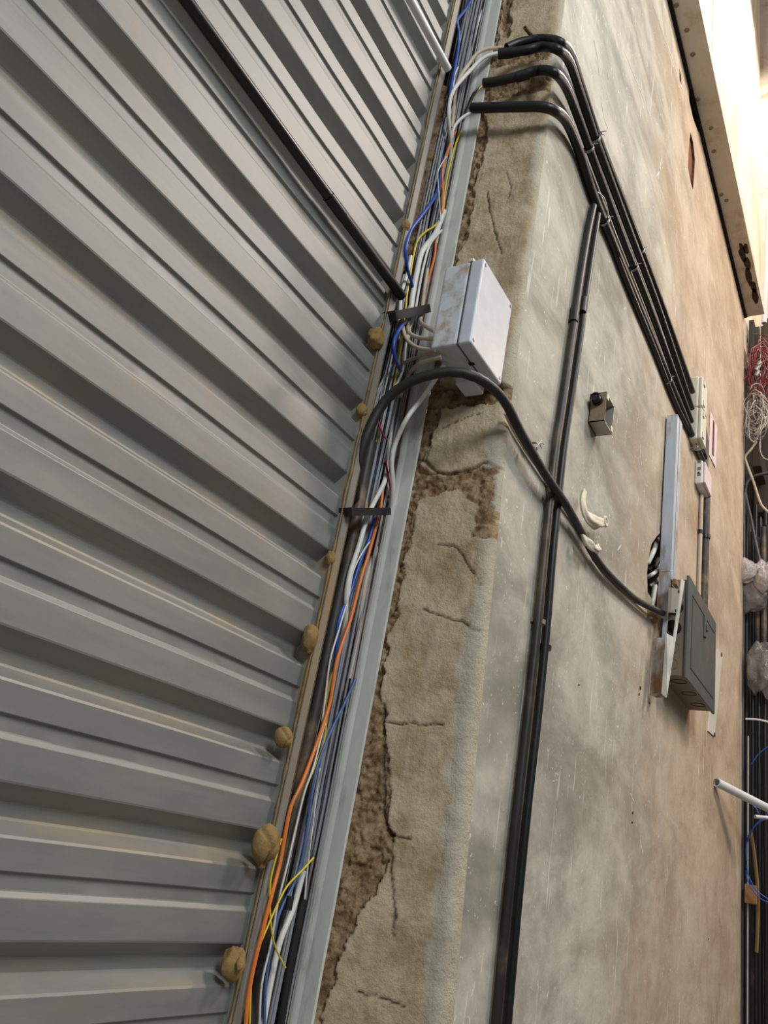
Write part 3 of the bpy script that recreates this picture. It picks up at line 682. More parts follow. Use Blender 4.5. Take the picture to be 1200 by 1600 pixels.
# --- grey junction box
bx0, bx1, by0, by1, bz0, bz1 = 1.321, 1.505, .758, .864, 1.086+EYE, 1.331+EYE
jb = empty('junction_box', ((bx0+bx1)/2, (by0+by1)/2, bz0), 'large pale grey plastic junction box with a mud-stained side', 'junction box')
mb = MB(); mb.box((bx0, by0+.036, bz0), (bx1, by1, bz1), .007); build('body', mb, M['boxside'], jb)
mb = MB(); mb.box((bx0-.0008, by0, bz0-.0008), (bx1+.0008, by0+.0345, bz1+.0008), .006); lid = build('lid', mb, M['box'], jb)
mb = MB(); mb.box((bx0+.002, by0+.033, bz0+.002), (bx1-.002, by0+.0375, bz1-.002)); build('gasket', mb, M['darkgrey'], jb)
for x in (bx0+.012, bx1-.012):
    for z in (bz0+.013, bz1-.013):
        mb = MB(); mb.tube([(x, by0-.0006, z), (x, by0-.0001, z)], .0046, 12, spline=False); mb.cur = 1
        mb.tube([(x, by0-.0012, z), (x, by0-.0006, z)], .0030, 10, spline=False); build('screw', mb, [M['darkgrey'], M['wire']], jb)
mb = MB(); mb.box((bx0+.075, by0+.026, bz0-.0022), (bx0+.085, by0+.040, bz0-.0005)); build('lid_clip', mb, M['dark'], jb)
mb = MB(); mb.box((bx0+.0, by0+.030, bz1), (bx0+.012, by0+.042, bz1+.010), .002); build('hinge_pin', mb, M['cream'], jb)
P = aX(737, 600, 1.49)
mb = MB(); mb.box((1.44, .80, bz0-.024), (1.50, .850, bz0-.002), .003); build('mounting_plate', mb, M['box'], jb)

# --- the big black cable from the channel to the trunking
pts = [(553, 790, 1.03), (557, 745, 1.0), (566, 700, .985), (580, 664, .972), (602, 626, .95), (642, 596, .89), (700, 581, .81), (745, 590, .755), (785, 622, .727), (815, 678, .718), (850, 738, .712), (885, 790, .718), (910, 835, .727), (940, 885, .73), (985, 930, .73), (1010, 946, .722), (1036, 958, .71)]
P = [aY(*q) for q in pts]
big = cable('power_cable', P, .0119, 'rubber', 'thick black rubber cable arching from channel under junction box to trunking', 'cable', n=16)
pts = [(790, 645, .742), (803, 672, .742), (825, 708, .742), (856, 752, .74), (880, 790, .742), (905, 828, .742), (912, 845, .742)]
P = [aY(*q) for q in pts]
cable('beige_cable', P, .0055, 'beige', 'beige painted cable on the wall behind the thick black cable', n=10)
P = [aY(x, y, y_) for x, y, y_ in [(926, 873, .742), (955, 912, .742), (985, 938, .742), (1010, 960, .742)]]
cable('beige_cable', P, .0045, 'beige', 'beige cable below the thick black cable near the trunking', n=10)
c = aY(832, 698, .717)
ax = (aY(850, 738, .712)-aY(815, 678, .718)).normalized(); u_ = ax.orthogonal().normalized(); v_ = ax.cross(u_)
mb = MB()
for k in (0, 1): mb.tube([c+ax*(.004*k)+(u_*cos(i/16*2*pi)+v_*sin(i/16*2*pi))*.0145 for i in range(17)], .0016, 6, spline=False)
for e in (aY(850, 694, .70), aY(846, 700, .70)): mb.tube([aY(838, 699, .70), (aY(843, 692, .698)), e], .0015, 6)
mb.tube([aY(822, 700, .735), aY(817, 699, .742)], .0025, 6, spline=False)
tag(build('wire_tie', mb, M['wire']), 'twisted wire tie around the thick black cable', 'wire tie')
def rag(L, rr, label):
    mb = MB(); P = [aY(*q) for q in L]
    P = catmull(P, .005); n = 18; vs = []
    a_ = Vector((0, 1, 0))
    for i, p in enumerate(P):
        T = (P[min(i+1, len(P)-1)]-P[max(0, i-1)]).normalized(); b_ = T.cross(a_).normalized(); t_ = i/(len(P)-1)*(len(rr)-1)
        k = min(int(t_), len(rr)-2); r_ = rr[k]+(rr[k+1]-rr[k])*(t_-k)
        for j in range(n):
            an = 2*pi*j/n; q = r_*(1+.22*sin(an*4+i*.10)+.12*sin(an*7-i*.15))
            vs.append(p+b_*cos(an)*q+a_*sin(an)*q*.6)
    mb.add(vs, [[i*n+j, i*n+(j+1) % n, (i+1)*n+(j+1) % n, (i+1)*n+j] for i in range(len(P)-1) for j in range(n)]+[list(range(n)), list(range(len(vs)-n, len(vs)))], True)
    return mb
mb = rag([(913, 768, .725), (910, 785, .72), (916, 806, .712), (928, 815, .708), (938, 817, .708), (946, 815, .708)], [.010, .012, .016, .019, .014, .010], '')
mb.tube([aY(945, 815, .705)+Vector((cos(i/12*2*pi)*.016, -.002, sin(i/12*2*pi)*.013)) for i in range(13)], .005, 8, spline=False)
tag(build('rag', mb, M['rag']), 'upper cream rag tied round the thick black cable with a loop', 'rag')
mb = rag([(911, 836, .715), (916, 845, .706), (923, 851, .704), (931, 858, .704), (935, 857, .702)], [.009, .015, .014, .009, .013], '')
tag(build('rag', mb, M['rag']), 'lower frayed cream rag end tucked under the thick black cable', 'rag')

# --- black conduits bent off the plaster end and run along the wall
def wallconduit(pts, px, label, coup=None, hollow=.8, name='black_conduit', ties=(), mat='black'):
    P = []
    for q in pts:
        P.append(aX(q[0], q[1], q[2]) if q[2] > 1.2 else aY(*q))
    r_ = px
    t = empty(name, P[-1], label, 'conduit', None)
    mb = MB(); mb.tube(P, r_, 14, step=.012, hollow=hollow); build('tube', mb, M[mat], t)
    if coup:
        A, B = [aX(*c_) if c_[2] > 1.2 else aY(*c_) for c_ in coup]
        mb = MB(); mb.tube([A, (A+B)/2, B], r_*1.13, 14); build('coupling', mb, M[mat], t)
    for (x, y, Y) in ties:
        c = aY(x, y, Y); mb = MB(); i0 = min(range(len(P)-1), key=lambda i: (P[i]-c).length+(P[i+1]-c).length)
        a_ = (P[i0+1]-P[i0]).normalized(); u_ = a_.orthogonal().normalized(); v_ = a_.cross(u_)
        for k in (-1, 0, 1): mb.tube([c+a_*.003*k+(u_*cos(i/14*2*pi)+v_*sin(i/14*2*pi))*r_*1.16 for i in range(15)], .0018, 6, spline=False)
        mb.tube([c+Vector((0, -r_, r_)), c+Vector((.01, -r_-.012, r_+.008))], .0016, 6, spline=False)
        mb.tube([c, (c.x, WY, c.z-.004)], .003, 6, spline=False)
        build('tie', mb, M['wire'], t)
    return t
RW = .0152
wallconduit([(736, 169, 1.435), (770, 168, 1.448), (810, 167, 1.462), (845, 167, 1.478), (868, 174, .712), (886, 192, .720), (903, 232, .732), (925, 300, .734), (960, 386, .734), (1000, 483, .734), (1040, 580, .734), (1070, 652, .734), (1098, 722, .734)], RW,
            'lowest and longest of the four black conduits bent off the plaster corner', ties=[(944, 346, .732), (1043, 594, .734), (1084, 698, .734)])
wallconduit([(755, 130, 1.432), (778, 127, 1.442), (810, 119, 1.458), (842, 110, 1.475), (866, 114, .708), (884, 136, .716), (902, 180, .727), (930, 258, .731), (975, 378, .732), (1020, 494, .732), (1080, 658, .732)], RW*.92,
            'second lowest of the four black conduits bent off the plaster corner', [(806, 121, 1.456), (826, 115, 1.466)], ties=[(920, 232, .730), (990, 418, .732)])
wallconduit([(778, 84, 1.425), (800, 82, 1.44), (825, 78, 1.455), (848, 73, 1.47), (872, 78, .705), (890, 98, .714), (908, 150, .727), (934, 228, .731), (980, 352, .732), (1030, 486, .732), (1081, 638, .732)], RW*.92,
            'second highest of the four black conduits bent off the plaster corner', [(779, 84, 1.426), (802, 82, 1.441)], ties=[(930, 217, .730)])
wallconduit([(792, 75, 1.43), (815, 66, 1.45), (848, 61, 1.47), (876, 67, .70), (893, 88, .712), (910, 140, .727), (937, 222, .731), (985, 345, .732), (1035, 478, .732), (1082, 612, .732)], RW*.92,
            'topmost of the four black conduits bent off the plaster corner', ties=[(934, 212, .730), (1000, 392, .732)])
wallconduit([(930, 318, .736), (944, 345, .735), (975, 430, .736), (1020, 540, .737), (1060, 640, .737), (1097, 707, .737)], RW*.75,
            'thin black conduit tucked beside the long lowest conduit on the wall')
# rebar stub above them
P = [aX(820, 43, 1.46), aX(834, 60, 1.52)]
mb = MB(); mb.tube(P, .006, 8, spline=False, hollow=.5); tag(build('steel_stub', mb, M['rust']), 'rusty steel stub poking from the plaster above the conduits', 'rebar')
P = [aY(934, 300, .728), aY(943, 308, .722), aY(948, 322, .722), aY(952, 345, .73)]
cable('white_wire', P, .0018, 'white', 'pale thin wire looped beside the long lowest conduit', 'wire', n=6)

# --- the upright pair of conduits
def upright(pts, r_, label, coup, clips):
    P = [aY(*q) for q in pts]
    t = empty('upright_conduit', P[-1], label, 'conduit')
    mb = MB(); mb.tube(P, r_, 14, step=.02, hollow=.8); build('tube', mb, M['black' if coup[2] else 'blackpatch'], t)
    A, B = aY(*coup[0]), aY(*coup[1]); mb = MB(); mb.tube([A, B], r_*1.16, 14, spline=False); build('coupling', mb, M['black'], t)
    for (x, y) in clips:
        c = aY(x, y, .735); mb = MB()
        mb.tube([c-Vector((0, 0, .006)), c+Vector((0, 0, .006))], r_*1.28, 14, spline=False); mb.box((c.x-r_*2.1, WY-.006, c.z-.006), (c.x+r_*1.9, WY, c.z+.006)); build('saddle_clip', mb, M['black' if coup[2] else 'zincdirt'], t)
    return t
R1 = .0120
upright([(927, 322, .736), (917, 370, .736), (904, 450, .735), (893, 530, .735), (880, 620, .735), (868, 700, .735), (860, 770, .735), (850, 870, .735), (838, 990, .735), (824, 1120, .735), (806, 1280, .735), (792, 1420, .735), (776, 1590, .735), (768, 1680, .735)], R1,
        'left of the two upright black conduits, dusty brown in its lower part', ((899, 480, .735), (896, 503, .735), 0), [(843, 972)])
upright([(934, 335, .736), (927, 380, .736), (915, 460, .735), (906, 530, .735), (893, 620, .735), (881, 700, .735), (872, 780, .735), (863, 870, .735), (853, 990, .735), (840, 1120, .735), (822, 1280, .735), (808, 1420, .735), (793, 1590, .735), (785, 1680, .735)], R1*.93,
        'right of the two upright black conduits, smooth and clean black', ((912, 466, .735), (909, 488, .735), 1), [(853, 1012)])

# --- small open metal socket box
a = [aY(x, y, WY) for x, y in ((922, 640), (938, 680))]
gx0, gx1 = 2.127, 2.217; gz0, gz1 = 1.344+EYE, 1.450+EYE; gy = .697
t = empty('metal_box', ((gx0+gx1)/2, .72, gz0), 'small open galvanised back box alone on the wall', 'socket box')
mb = MB(); th = .003
mb.box((gx0, gy, gz0), (gx0+th, WY, gz1)); build('side', mb, M['zincdirt'], t)
mb = MB(); mb.box((gx1-th, gy, gz0), (gx1, WY, gz1)); mb.box((gx0, gy, gz0), (gx1, WY, gz0+th)); mb.box((gx0, gy, gz1-th), (gx1, WY, gz1)); mb.box((gx0, WY-th, gz0), (gx1, WY, gz1))
for x, z in ((gx0+.014, gz1-.012), (gx1-.014, gz0+.012)): mb.box((x-.010, gy-.002, z-.009), (x+.010, gy+.001, z+.009))
build('shell', mb, M['zinc'], t)
P = aX(934, 627, gx0)
mb = MB(); mb.tube([(gx0+.002, P.y+.0, P.z), (gx0-.032, P.y+.0, P.z)], .0150, 18, spline=False, hollow=.78); mb.tube([(gx0, P.y, P.z), (gx0-.010, P.y, P.z)], .0175, 18, spline=False); build('conduit_stub', mb, M['blackclean'], t)

# --- upright galvanised trunking and its broken-open lower end
t = empty('cable_trunking', (3.16, .72, EYE+.70), 'upright stained silvery trunking with a broken lower end beside the metal board', 'trunking')
z0, z1 = EYE+1.225, EYE+1.962
mb = MB(); mb.box((3.122, .703, z0), (3.125, WY-.006, z1)); build('side_panel', mb, M['trunk'], t)
mb = MB(); mb.box((3.122, .699, z0-.03), (3.160, .703, z1)); mb.box((3.163, .697, z0-.05), (3.212, .702, z1)); mb.box((3.209, .700, z0), (3.212, WY, z1)); mb.box((3.125, .703, z1-.003), (3.209, WY-.006, z1)); build('front_cover', mb, M['trunk'], t)
mb = MB()
A, B, D, E_ = aX(1049, 893, 3.121), aX(1035, 1083, 3.06), aY(1015, 1085, WY-.004), Vector((3.121, WY-.006, z0-.002))
m_ = .52
A1, E1 = A.lerp(B, .40), E_.lerp(D, .40); A2, E2 = A.lerp(B, .56), E_.lerp(D, .56)
o_ = Vector((.003, 0, 0)); gq = A1.lerp(E1, .38); gq2 = A2.lerp(E2, .38)
def slab(mb, q): mb.hexa(list(q)+[p+o_ for p in q])
slab(mb, [A, A1, E1, E_]); slab(mb, [A1, A2, gq2, gq]); slab(mb, [A2, B, D, E2])
build('lower_side_panel', mb, M['trunk'], t)
mb = MB()
q = [aY(1049, 893, .672), aY(1070, 908, .655), aY(1042, 1090, .668), aY(1035, 1084, .685)]
q1 = q[0].lerp(q[3], .52); q2 = q[1].lerp(q[2], .52)
o_ = Vector((0, .003, 0)); 
mb.hexa([q[0].lerp(q[1], .75), q[1], q[2], q[3].lerp(q[2], .75)]+[p+o_ for p in (q[0].lerp(q[1], .75), q[1], q[2], q[3].lerp(q[2], .75))])
mb.hexa([q1, q2, q[2], q[3]]+[p+o_*1.2 for p in (q1, q2, q[2], q[3])])
build('lower_flange', mb, M['galv'], t)
mb = MB(); q = [D, B, aY(1042, 1090, .668), aY(1024, 1090, .735)]
mb.hexa(q+[p+Vector((0, 0, .002)) for p in q]); build('end_lip', mb, M['zinc'], t)
# screwed plate bridging to the board
mb = MB(); q = [aY(1050, 918, .668), aY(1063, 922, .66), aY(1059, 958, .665), aY(1048, 957, .672)]
mb.hexa(q+[p+Vector((0, .012, 0)) for p in q]); pl_ = build('screw_plate', mb, M['zinc'], t)
for x, y in ((1060, 924), (1055, 954)):
    P = aY(x, y, .662); mb = MB(); mb.tube([P, P-Vector((0, .003, 0))], .006, 10, spline=False); build('screw', mb, M['dark'], pl_)
P = aY(1056, 911, .664); mb = MB(); mb.box((P.x-.02, P.y-.006, P.z-.012), (P.x+.03, P.y+.01, P.z+.012), .004); build('mud_spot', mb, M['mud'], t)
# cables inside the broken opening
for i, L in enumerate([[(1028, 826, .79), (1025, 850, .775), (1019, 866, .765), (1012, 880, .78)], [(1034, 880, .78), (1026, 892, .765), (1018, 898, .765), (1012, 902, .785)], [(1032, 900, .78), (1024, 910, .77), (1016, 915, .785)]]):
    cable('white_cable', [aY(*q) for q in L], .010-.002*i, ('white', 'white', 'beige')[i], ('uppermost thick white cable in the broken hole left of the trunking', 'middle white cable in the broken hole left of the trunking', 'lowest thin beige cable in the broken hole left of the trunking')[i], n=10)
cable('black_hose', [aY(1030, 868, .80), aY(1022, 884, .785), aY(1012, 892, .80)], .012, 'strap', 'ribbed black hose end in the broken hole left of the trunking', 'hose', rib=.15, step=.006)
P = [aY(1024, 915, .745), aY(1020, 940, .745), aY(1016, 965, .745)]
mb = MB(); mb.tube(P, .011, 4); tag(build('metal_strip', mb, M['galv']), 'short bent metal strip left of the trunking above the big cable end', 'metal strip')
mb = MB(); P = aY(1018, 962, .745); mb.box((P.x-.05, .735, P.z-.012), (P.x+.06, WY, P.z+.010)); tag(build('wood_chip', mb, M['carton']), 'small brown block under the end of the thick black cable', 'wood block')

# --- metal distribution board
dx0, dx1, dy, dz0, dz1 = 3.205, 3.835, .645, EYE+.818, EYE+1.226
t = empty('distribution_board', ((dx0+dx1)/2, .70, dz0), 'dark grey metal distribution board with closed door on the wall', 'distribution board')
mb = MB(); mb.box((dx0+.01, dy+.008, dz0+.004), (dx1-.01, WY, dz1-.004)); bd = build('cabinet', mb, M['dboardside'], t)
mb = MB(); mb.box((dx0, dy-.002, dz0-.006), (dx1, dy+.010, dz1+.012), .003); dr = build('door', mb, M['dboard'], t)
mb = MB()
mb.box((dx0+.07, dy-.0035, dz0+.05), (dx0+.074, dy-.001, dz1-.05)); mb.box((dx0+.07, dy-.0035, dz0+.05), (dx1-.05, dy-.001, dz0+.054)); mb.box((dx0+.07, dy-.0035, dz1-.054), (dx1-.05, dy-.001, dz1-.05))
build('door_seam', mb, M['dark'], dr)
c = aY(1101, 979, dy-.004)
mb = MB(); mb.box((c.x-.016, dy-.010, c.z-.05), (c.x+.016, dy-.001, c.z+.05), .003); mb.box((c.x-.004, dy-.018, c.z-.02), (c.x+.014, dy-.009, c.z+.012), .003); build('latch', mb, M['dboard'], dr)
for (Y, z, r_, m) in ((.69, EYE+1.10, .026, 'dark'), (.695, EYE+1.015, .026, 'dark'), (.70, EYE+.935, .024, 'zincdirt'), (.70, EYE+.868, .022, 'zincdirt')):
    mb = MB(); x_ = dx0+.01
    if m == 'dark': mb.tube([(x_+.001, Y, z), (x_-.012, Y, z)], r_, 18, spline=False, hollow=.7)
    else: mb.tube([(x_-.001, Y+r_*cos(a/20*2*pi), z+r_*sin(a/20*2*pi)) for a in range(21)], .0015, 5, spline=False)
    build('grommet' if m == 'dark' else 'knockout', mb, M[m], bd)
for x in (dx0+.10, dx0+.30, dx0+.50):
    mb = MB(); mb.tube([(x+.03*cos(a/20*2*pi), .69+.03*sin(a/20*2*pi), dz0+.003) for a in range(21)], .0016, 5, spline=False); build('knockout', mb, M['dark'], bd)
mb = MB()
P = [aY(1118, 1014, WY-.006), aY(1129, 1022, WY-.006), aY(1117, 1151, WY-.006), aY(1107, 1142, WY-.006), ]
mb.hexa([p for p in P]+[p+Vector((0, .006, 0)) for p in P]); pn = tag(build('cream_plate', mb, M['cream']), 'narrow cream plate on the wall behind the right of the metal board', 'plate')
for x, y in ((1127, 1023), (1116, 1148)):
    q = aY(x, y, WY-.006); mb = MB(); mb.tube([q, q-Vector((0, .004, 0))], .012, 8, spline=False); build('screw', mb, M['dark'], pn)

# --- cream junction boxes at the conduit ends
def creambox(zc_, label):
    x0, x1 = 3.60, 3.73; z0, z1 = EYE+zc_-.092, EYE+zc_+.092
    t = empty('cream_box', ((x0+x1)/2, .72, z0), label, 'junction box', None)
    mb = MB(); mb.box((x0, .708, z0), (x1, WY, z1), .010); build('body', mb, M['cream'], t)
    mb = MB(); mb.box((x0+.004, .690, z0+.004), (x1-.004, .709, z1-.004), .008); build('lid', mb, M['cream'], t)
    mb = MB()
    for dz in (-.06, .06): mb.box((x0+.02, .684, (z0+z1)/2+dz-.016), (x0+.05, .692, (z0+z1)/2+dz+.016), .002)
    build('lid_catch', mb, M['cream'], t)
creambox(2.388, 'upper of the two square cream junction boxes at the conduit ends')
creambox(2.203, 'lower of the two square cream junction boxes at the conduit ends')
x0, x1, z0, z1 = 3.78, 3.97, EYE+1.955, EYE+2.085
t = empty('socket_box', (3.92, .72, z0), 'small white surface box below the cream boxes at the long conduit end', 'surface box')
mb = MB(); mb.box((x0, .712, z0), (x1, WY, z1), .008); b_ = build('body', mb, M['pvc'], t)
mb = MB(); mb.box((x0+.006, .700, z0+.006), (x1-.006, .713, z1-.006), .006); build('cover', mb, M['paper'], t)
mb = MB()
for dz in (.04, .075, .115): mb.box((x0-.0015, .722, z0+dz), (x0+.001, .738, z0+dz+.016), 0)
build('knockout', mb, M['zincdirt'], b_)
mb = MB(); mb.box((x0-.002, .727, z0+.052), (x0+.001, .736, z0+.064)); build('slot', mb, M['dark'], b_)
# pair of dusty pipes going down from that box
for (xx, r_, Y, lab, m, za, zb) in [(3.90, .010, .738, 'slim pinkish pipe down the wall under the white surface box', 'beige', .95, 1.97), (3.965, .022, .728, 'dark dusty pipe running down behind the metal board', 'blackdust', .95, 1.97)]:
    t = empty('wall_pipe', (xx, .72, EYE+.9), lab, 'pipe')
    mb = MB(); mb.tube([(xx, Y, EYE+za), (xx, Y, EYE+1.4), (xx+.004, Y, EYE+zb)], r_, 12); build('tube', mb, M[m], t)
    mb = MB(); z = EYE+1.73; mb.tube([(xx, Y, z), (xx, Y, z+.02)], r_*1.2, 12, spline=False); mb.box((xx-r_*1.3, WY-.008, z), (xx+r_*1.3, WY, z+.02)); build('saddle_clip', mb, M['black'], t)
mb = MB(); q = [aY(1103, 662, .742), aY(1107.5, 690, .742), aY(1106, 762, .742), aY(1101.5, 742, .742)]
mb.hexa(q+[p+Vector((0, .006, 0)) for p in q]); tag(build('flat_bar', mb, M['darkgrey']), 'pointed dark flat bar on the wall between cream boxes and notice', 'metal bar')
cable('black_conduit', [aY(1093, 695, .735), aY(1099, 706, .735), aY(1102, 716, .735)], .012, 'black', 'short black conduit stub squeezed between cream box and white box', 'conduit')
# paper notice with one dark red band
mb = MB(); P = [aY(1109.5, 648, WY-.004), aY(1114, 656, WY-.003), aY(1116, 728, WY-.005), aY(1109, 710, WY-.003)]
pts4 = [Vector((4.13, WY-.004, EYE+2.60)), Vector((4.33, WY-.008, EYE+2.60)), Vector((4.33, WY-.006, EYE+2.33)), Vector((4.13, WY-.003, EYE+2.31))]
mb.hexa(pts4+[p+Vector((0, .002, 0)) for p in pts4]); nt_ = tag(build('paper_notice', mb, M['paper']), 'pink and white paper notice with a dark red stripe on the wall', 'notice')
mb = MB(); mb.box((4.21, WY-.0085, EYE+2.36), (4.245, WY-.0070, EYE+2.58)); build('stripe', mb, M['darkred'], nt_)

# --- stacked pipes, wires and bags beyond the end of the wall
def vpipe(x, ytop, X, px, ybot, mat, label, group=None, lean=0):
    A = aX(x, ytop, X); B = Vector((A.x, A.y+lean, .0))
    mb = MB(); r_ = wid(A, px)/2; mb.tube([B, A], r_, 12, spline=False, hollow=.8)
    return tag(build('stored_pipe', mb, M[mat]), label, 'pipe', group)
G = 'dark pipes stacked beyond the wall'
L_ = 'dark plastic pipe standing in the stack beyond the end of the wall'
for i, (x, yt, X, px, m) in enumerate([(1167, 805, 5.62, 6, 'black'), (1171.5, 815, 5.80, 7, 'blackdust'), (1176, 832, 5.70, 7, 'black'), (1181, 790, 5.95, 7, 'blackclean'), (1183.5, 840, 5.62, 7, 'blackdust'), (1188, 822, 5.82, 8, 'black'),
        (1193, 824, 5.60, 8, 'blackdust'), (1199, 822, 5.66, 9, 'black'), (1205, 830, 5.7, 9, 'black'), (1212, 830, 5.75, 9, 'blackdust'), (1196, 790, 5.95, 7, 'black'), (1176, 1050, 5.50, 6, 'black'), (1186, 1040, 5.52, 8, 'blackclean'), (1195, 1045, 5.50, 6, 'black')]):
    vpipe(x, yt, X, px, 0, m, L_, G)
vpipe(1162.5, 770, 5.50, 4, 0, 'darkgrey', 'slim dark pipe right against the end of the wall', None)
vpipe(1169, 1150, 5.47, 2.2, 0, 'galv', 'thin shiny steel rod standing before the dark pipes', None)
t_ = [aX(x, y, 5.56) for x, y in [(1206, 738), (1190, 741), (1176, 745), (1168, 753), (1164, 765), (1166, 780), (1172, 805), (1180, 845), (1190, 890), (1197, 930)]]
cable('bent_pipe', t_, wid(t_[0], 5)/2, 'darkgrey', 'bent dark grey pipe curving down above the white bag', 'pipe')
t_ = [aX(x, y, 5.46) for x, y in [(1182, 690), (1172, 704), (1164, 714), (1168, 728), (1178, 755), (1186, 780), (1192, 792), (1204, 803)]]
cable('cream_cable', t_, wid(t_[0], 3.6)/2, 'beige', 'cream cable kinked below the tangle of white wire', 'cable')
t_ = [aX(x, y, 5.44) for x, y in [(1187, 690), (1188, 705), (1194, 716), (1204, 719)]]
cable('cream_cable', t_, wid(t_[0], 1.6)/2, 'beige', 'thin cream cable hanging right of the kinked cream cable', 'cable')
def tangle(name, cx, cy, rx, ry, n, px, X, mat, label, seed):
    rnd = random.Random(seed); mb = MB()
    for i in range(n):
        a0 = rnd.random()*6.28; P = []; ox, oy = rnd.gauss(0, rx*.30), rnd.gauss(0, ry*.30); k1, k2 = rnd.uniform(.45, 1.05), rnd.uniform(.35, .95); ph = rnd.random()*6
        for j in range(15):
            a = a0+j/14*rnd.uniform(5.0, 6.0)
            P.append(aX(cx+ox+rx*k1*cos(a)*(1+.25*sin(3*a+ph)), cy+oy+ry*k2*sin(a), X+.10*sin(a*1.3+ph)-.05))
        mb.tube(P, wid(P[0], px)/2, 5, step=.04)
    return tag(build(name, mb, M[mat]), label, 'wire tangle')
tangle('wire_tangle', 1189, 580, 20, 50, 30, 1.1, 5.62, 'darkred_wire', 'tangle of thin red wire hanging above the white wire', 3)
tangle('wire_tangle', 1182, 652, 17, 40, 24, 1.2, 5.50, 'oldwhite', 'tangle of thin white wire hanging below the red wire', 5)
mb = MB(); P = [aX(x, y, 5.40) for x, y in [(1166, 588), (1158, 600), (1156, 612), (1159, 625), (1166, 632)]]
mb.tube(P, wid(P[0], 1.4)/2, 6); tag(build('red_wire', mb, M['red']), 'loose red wire looped over the end edge of the wall', 'wire')
mb = MB(); c = aX(1181, 579, 5.5); mb.tube([c, c+Vector((0, -.03, .07))], .020, 8, spline=False); mb.tube([c+Vector((0, .0, -.05)), c+Vector((0, -.02, -.01))], .018, 8, spline=False); tag(build('metal_clamp', mb, M['zinc']), 'small metal clamp caught in the red wire tangle', 'clamp')
def carton(x0, y0, x1, y1, X, dep, mat, label, nm='cardboard_piece', cat='cardboard'):
    A, B = aX(x0, y0, X), aX(x1, y1, X); mb = MB()
    mb.box((X, min(A.y, B.y), min(A.z, B.z)), (X+dep, max(A.y, B.y), max(A.z, B.z)), .006)
    return tag(build(nm, mb, M[mat]), label, cat)
carton(1175, 700, 1189, 728, 5.72, .39, 'darkcarton', 'dirty brown carton wedged under the white wire tangle')
carton(1178, 745, 1203, 800, 6.02, .09, 'darkcarton', 'flat dirty cardboard sheet behind the cream cable')
carton(1170, 500, 1178, 548, 5.9, .12, 'board', 'dark upright timber above the red wire', 'timber_post', 'timber')
carton(1192, 498, 1206, 560, 5.9, .1, 'darkcarton', 'dusty brown upright board right of the timber above red wire', 'timber_post', 'timber')
t_ = [aX(x, y, 5.45) for x, y in [(1173, 1300), (1178, 1330), (1182, 1365), (1184, 1400), (1184, 1440), (1182, 1488)]]
mb = MB(); mb.tube(t_, wid(t_[0], 8)/2, 6, flat=.35); tag(build('cardboard_strip', mb, M['carton']), 'long brown cardboard strip among the dark pipes', 'cardboard')
mb = MB(); P = aX(1172, 1397, 5.42); mb.box((P.x, P.y-.035, P.z-.05), (P.x+.02, P.y+.03, P.z+.05), .004); tag(build('cardboard_flap', mb, M['carton']), 'small brown cardboard flap beside the blue cable loop', 'cardboard')
for i, L in enumerate([[(1206, 1163), (1195, 1170), (1184, 1180), (1174, 1194)], [(1206, 1274), (1193, 1281), (1180, 1291), (1170, 1305), (1166, 1325), (1167, 1345)],
                       [(1204, 1268), (1188, 1282), (1176, 1296), (1168, 1315)], [(1166, 1360), (1168, 1375), (1177, 1392), (1190, 1405), (1206, 1412)], [(1167, 1352), (1170, 1370), (1181, 1390), (1193, 1400), (1206, 1408)], [(1174, 1256), (1182, 1264), (1185, 1271)]]):
    P = [aX(x, y, 5.38-.01*i) for x, y in L]
    cable('blue_cable', P, wid(P[0], 1.8)/2, 'blue', ('blue cable arching over the dark pipes below the grey bag', 'blue cable curving below the short white pipe', 'second blue cable beside the one below the short white pipe',
          'outer blue cable of the loop beside the cardboard flap', 'inner blue cable of the loop beside the cardboard flap', 'short blue wire just under the long white pipe')[i])
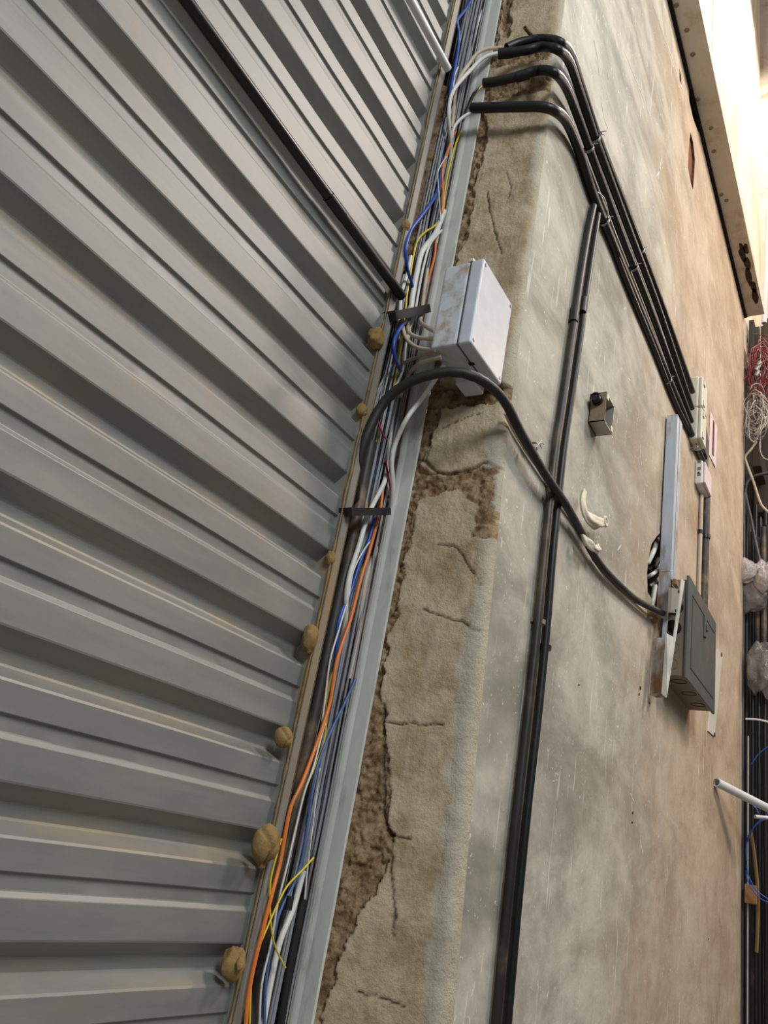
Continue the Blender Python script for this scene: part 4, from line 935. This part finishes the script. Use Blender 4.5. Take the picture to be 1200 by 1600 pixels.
# white pipes poking out of the stack
A = aY(1119, 1222, WY-.012); B = aX(1210, 1268, 5.15)
mb = MB(); mb.tube([B, A], .022, 16, spline=False, hollow=.8); tag(build('white_pipe', mb, M['pvc']), 'white pipe whose open end rests against the wall', 'conduit')
A, B = aX(1180, 1276, 5.2), aX(1212, 1279, 5.3); mb = MB(); mb.tube([B, A], wid(A, 5.5)/2, 14, spline=False, hollow=.8); tag(build('white_pipe', mb, M['pvc']), 'short white pipe just below the long white pipe', 'conduit')
P = [aX(x, y, 5.35) for x, y in [(1165, 1123.5), (1180, 1124), (1192, 1126), (1208, 1130)]]; mb = MB(); mb.tube(P, wid(P[0], 3)/2, 10); tag(build('white_cable', mb, M['white']), 'stiff white cable sticking out below the grey bag', 'cable')
A, B = aX(1200, 325, 5.62), aX(1194, 505, 5.62); mb = MB(); mb.tube([A, B], wid(A, 6)/2, 14, spline=False, hollow=.8)
t = tag(build('white_tube', mb, M['pvc']), 'upright white tube hanging at the end of the steel lintel', 'tube')
A = aX(1194.3, 494, 5.62); mb = MB(); mb.tube([B, A], wid(A, 8)/2, 14, spline=False, hollow=.8); build('end_cap', mb, M['pvc'], t)
# plastic bags
def bag(cx, cy, rx, ry, X, mat, label, seed, part=None):
    c = aX(cx, cy, X); a_, b_ = wid(c, rx), wid(c, ry); bm = bmesh.new(); bmesh.ops.create_icosphere(bm, subdivisions=4, radius=1)
    for v in bm.verts:
        d = v.co.normalized(); s_ = Vector((seed, seed*.7, 0))
        h = 1+.34*noise.noise(d*1.4+s_)
        for q_, (fr, am) in enumerate(((1.7, .16), (3.2, .03))): h += am*(.5-2.4*abs(noise.noise(d*fr+s_*(q_+1))))
        v.co = c+Vector((d.x*a_*.7, d.y*a_, d.z*b_))*h
    mb = MB(); mb.bm(bm); return tag(build('plastic_bag', mb, M[mat]), label, 'plastic bag')
b1 = bag(1166, 892, 17, 19, 5.42, 'bag', 'crumpled white plastic bag top on the pipe stack', 1.7)
bag(1176, 928, 22, 32, 5.50, 'greybag', 'crumpled grey plastic bag sagging below the white one', 4.1)
bag(1195, 900, 18, 26, 5.44, 'bag', 'pale printed plastic bag at the right picture edge', 6.3)
bag(1192, 1046, 23, 45, 5.42, 'greybag', 'large clear grey plastic bag lower down on the pipes', 9.2)
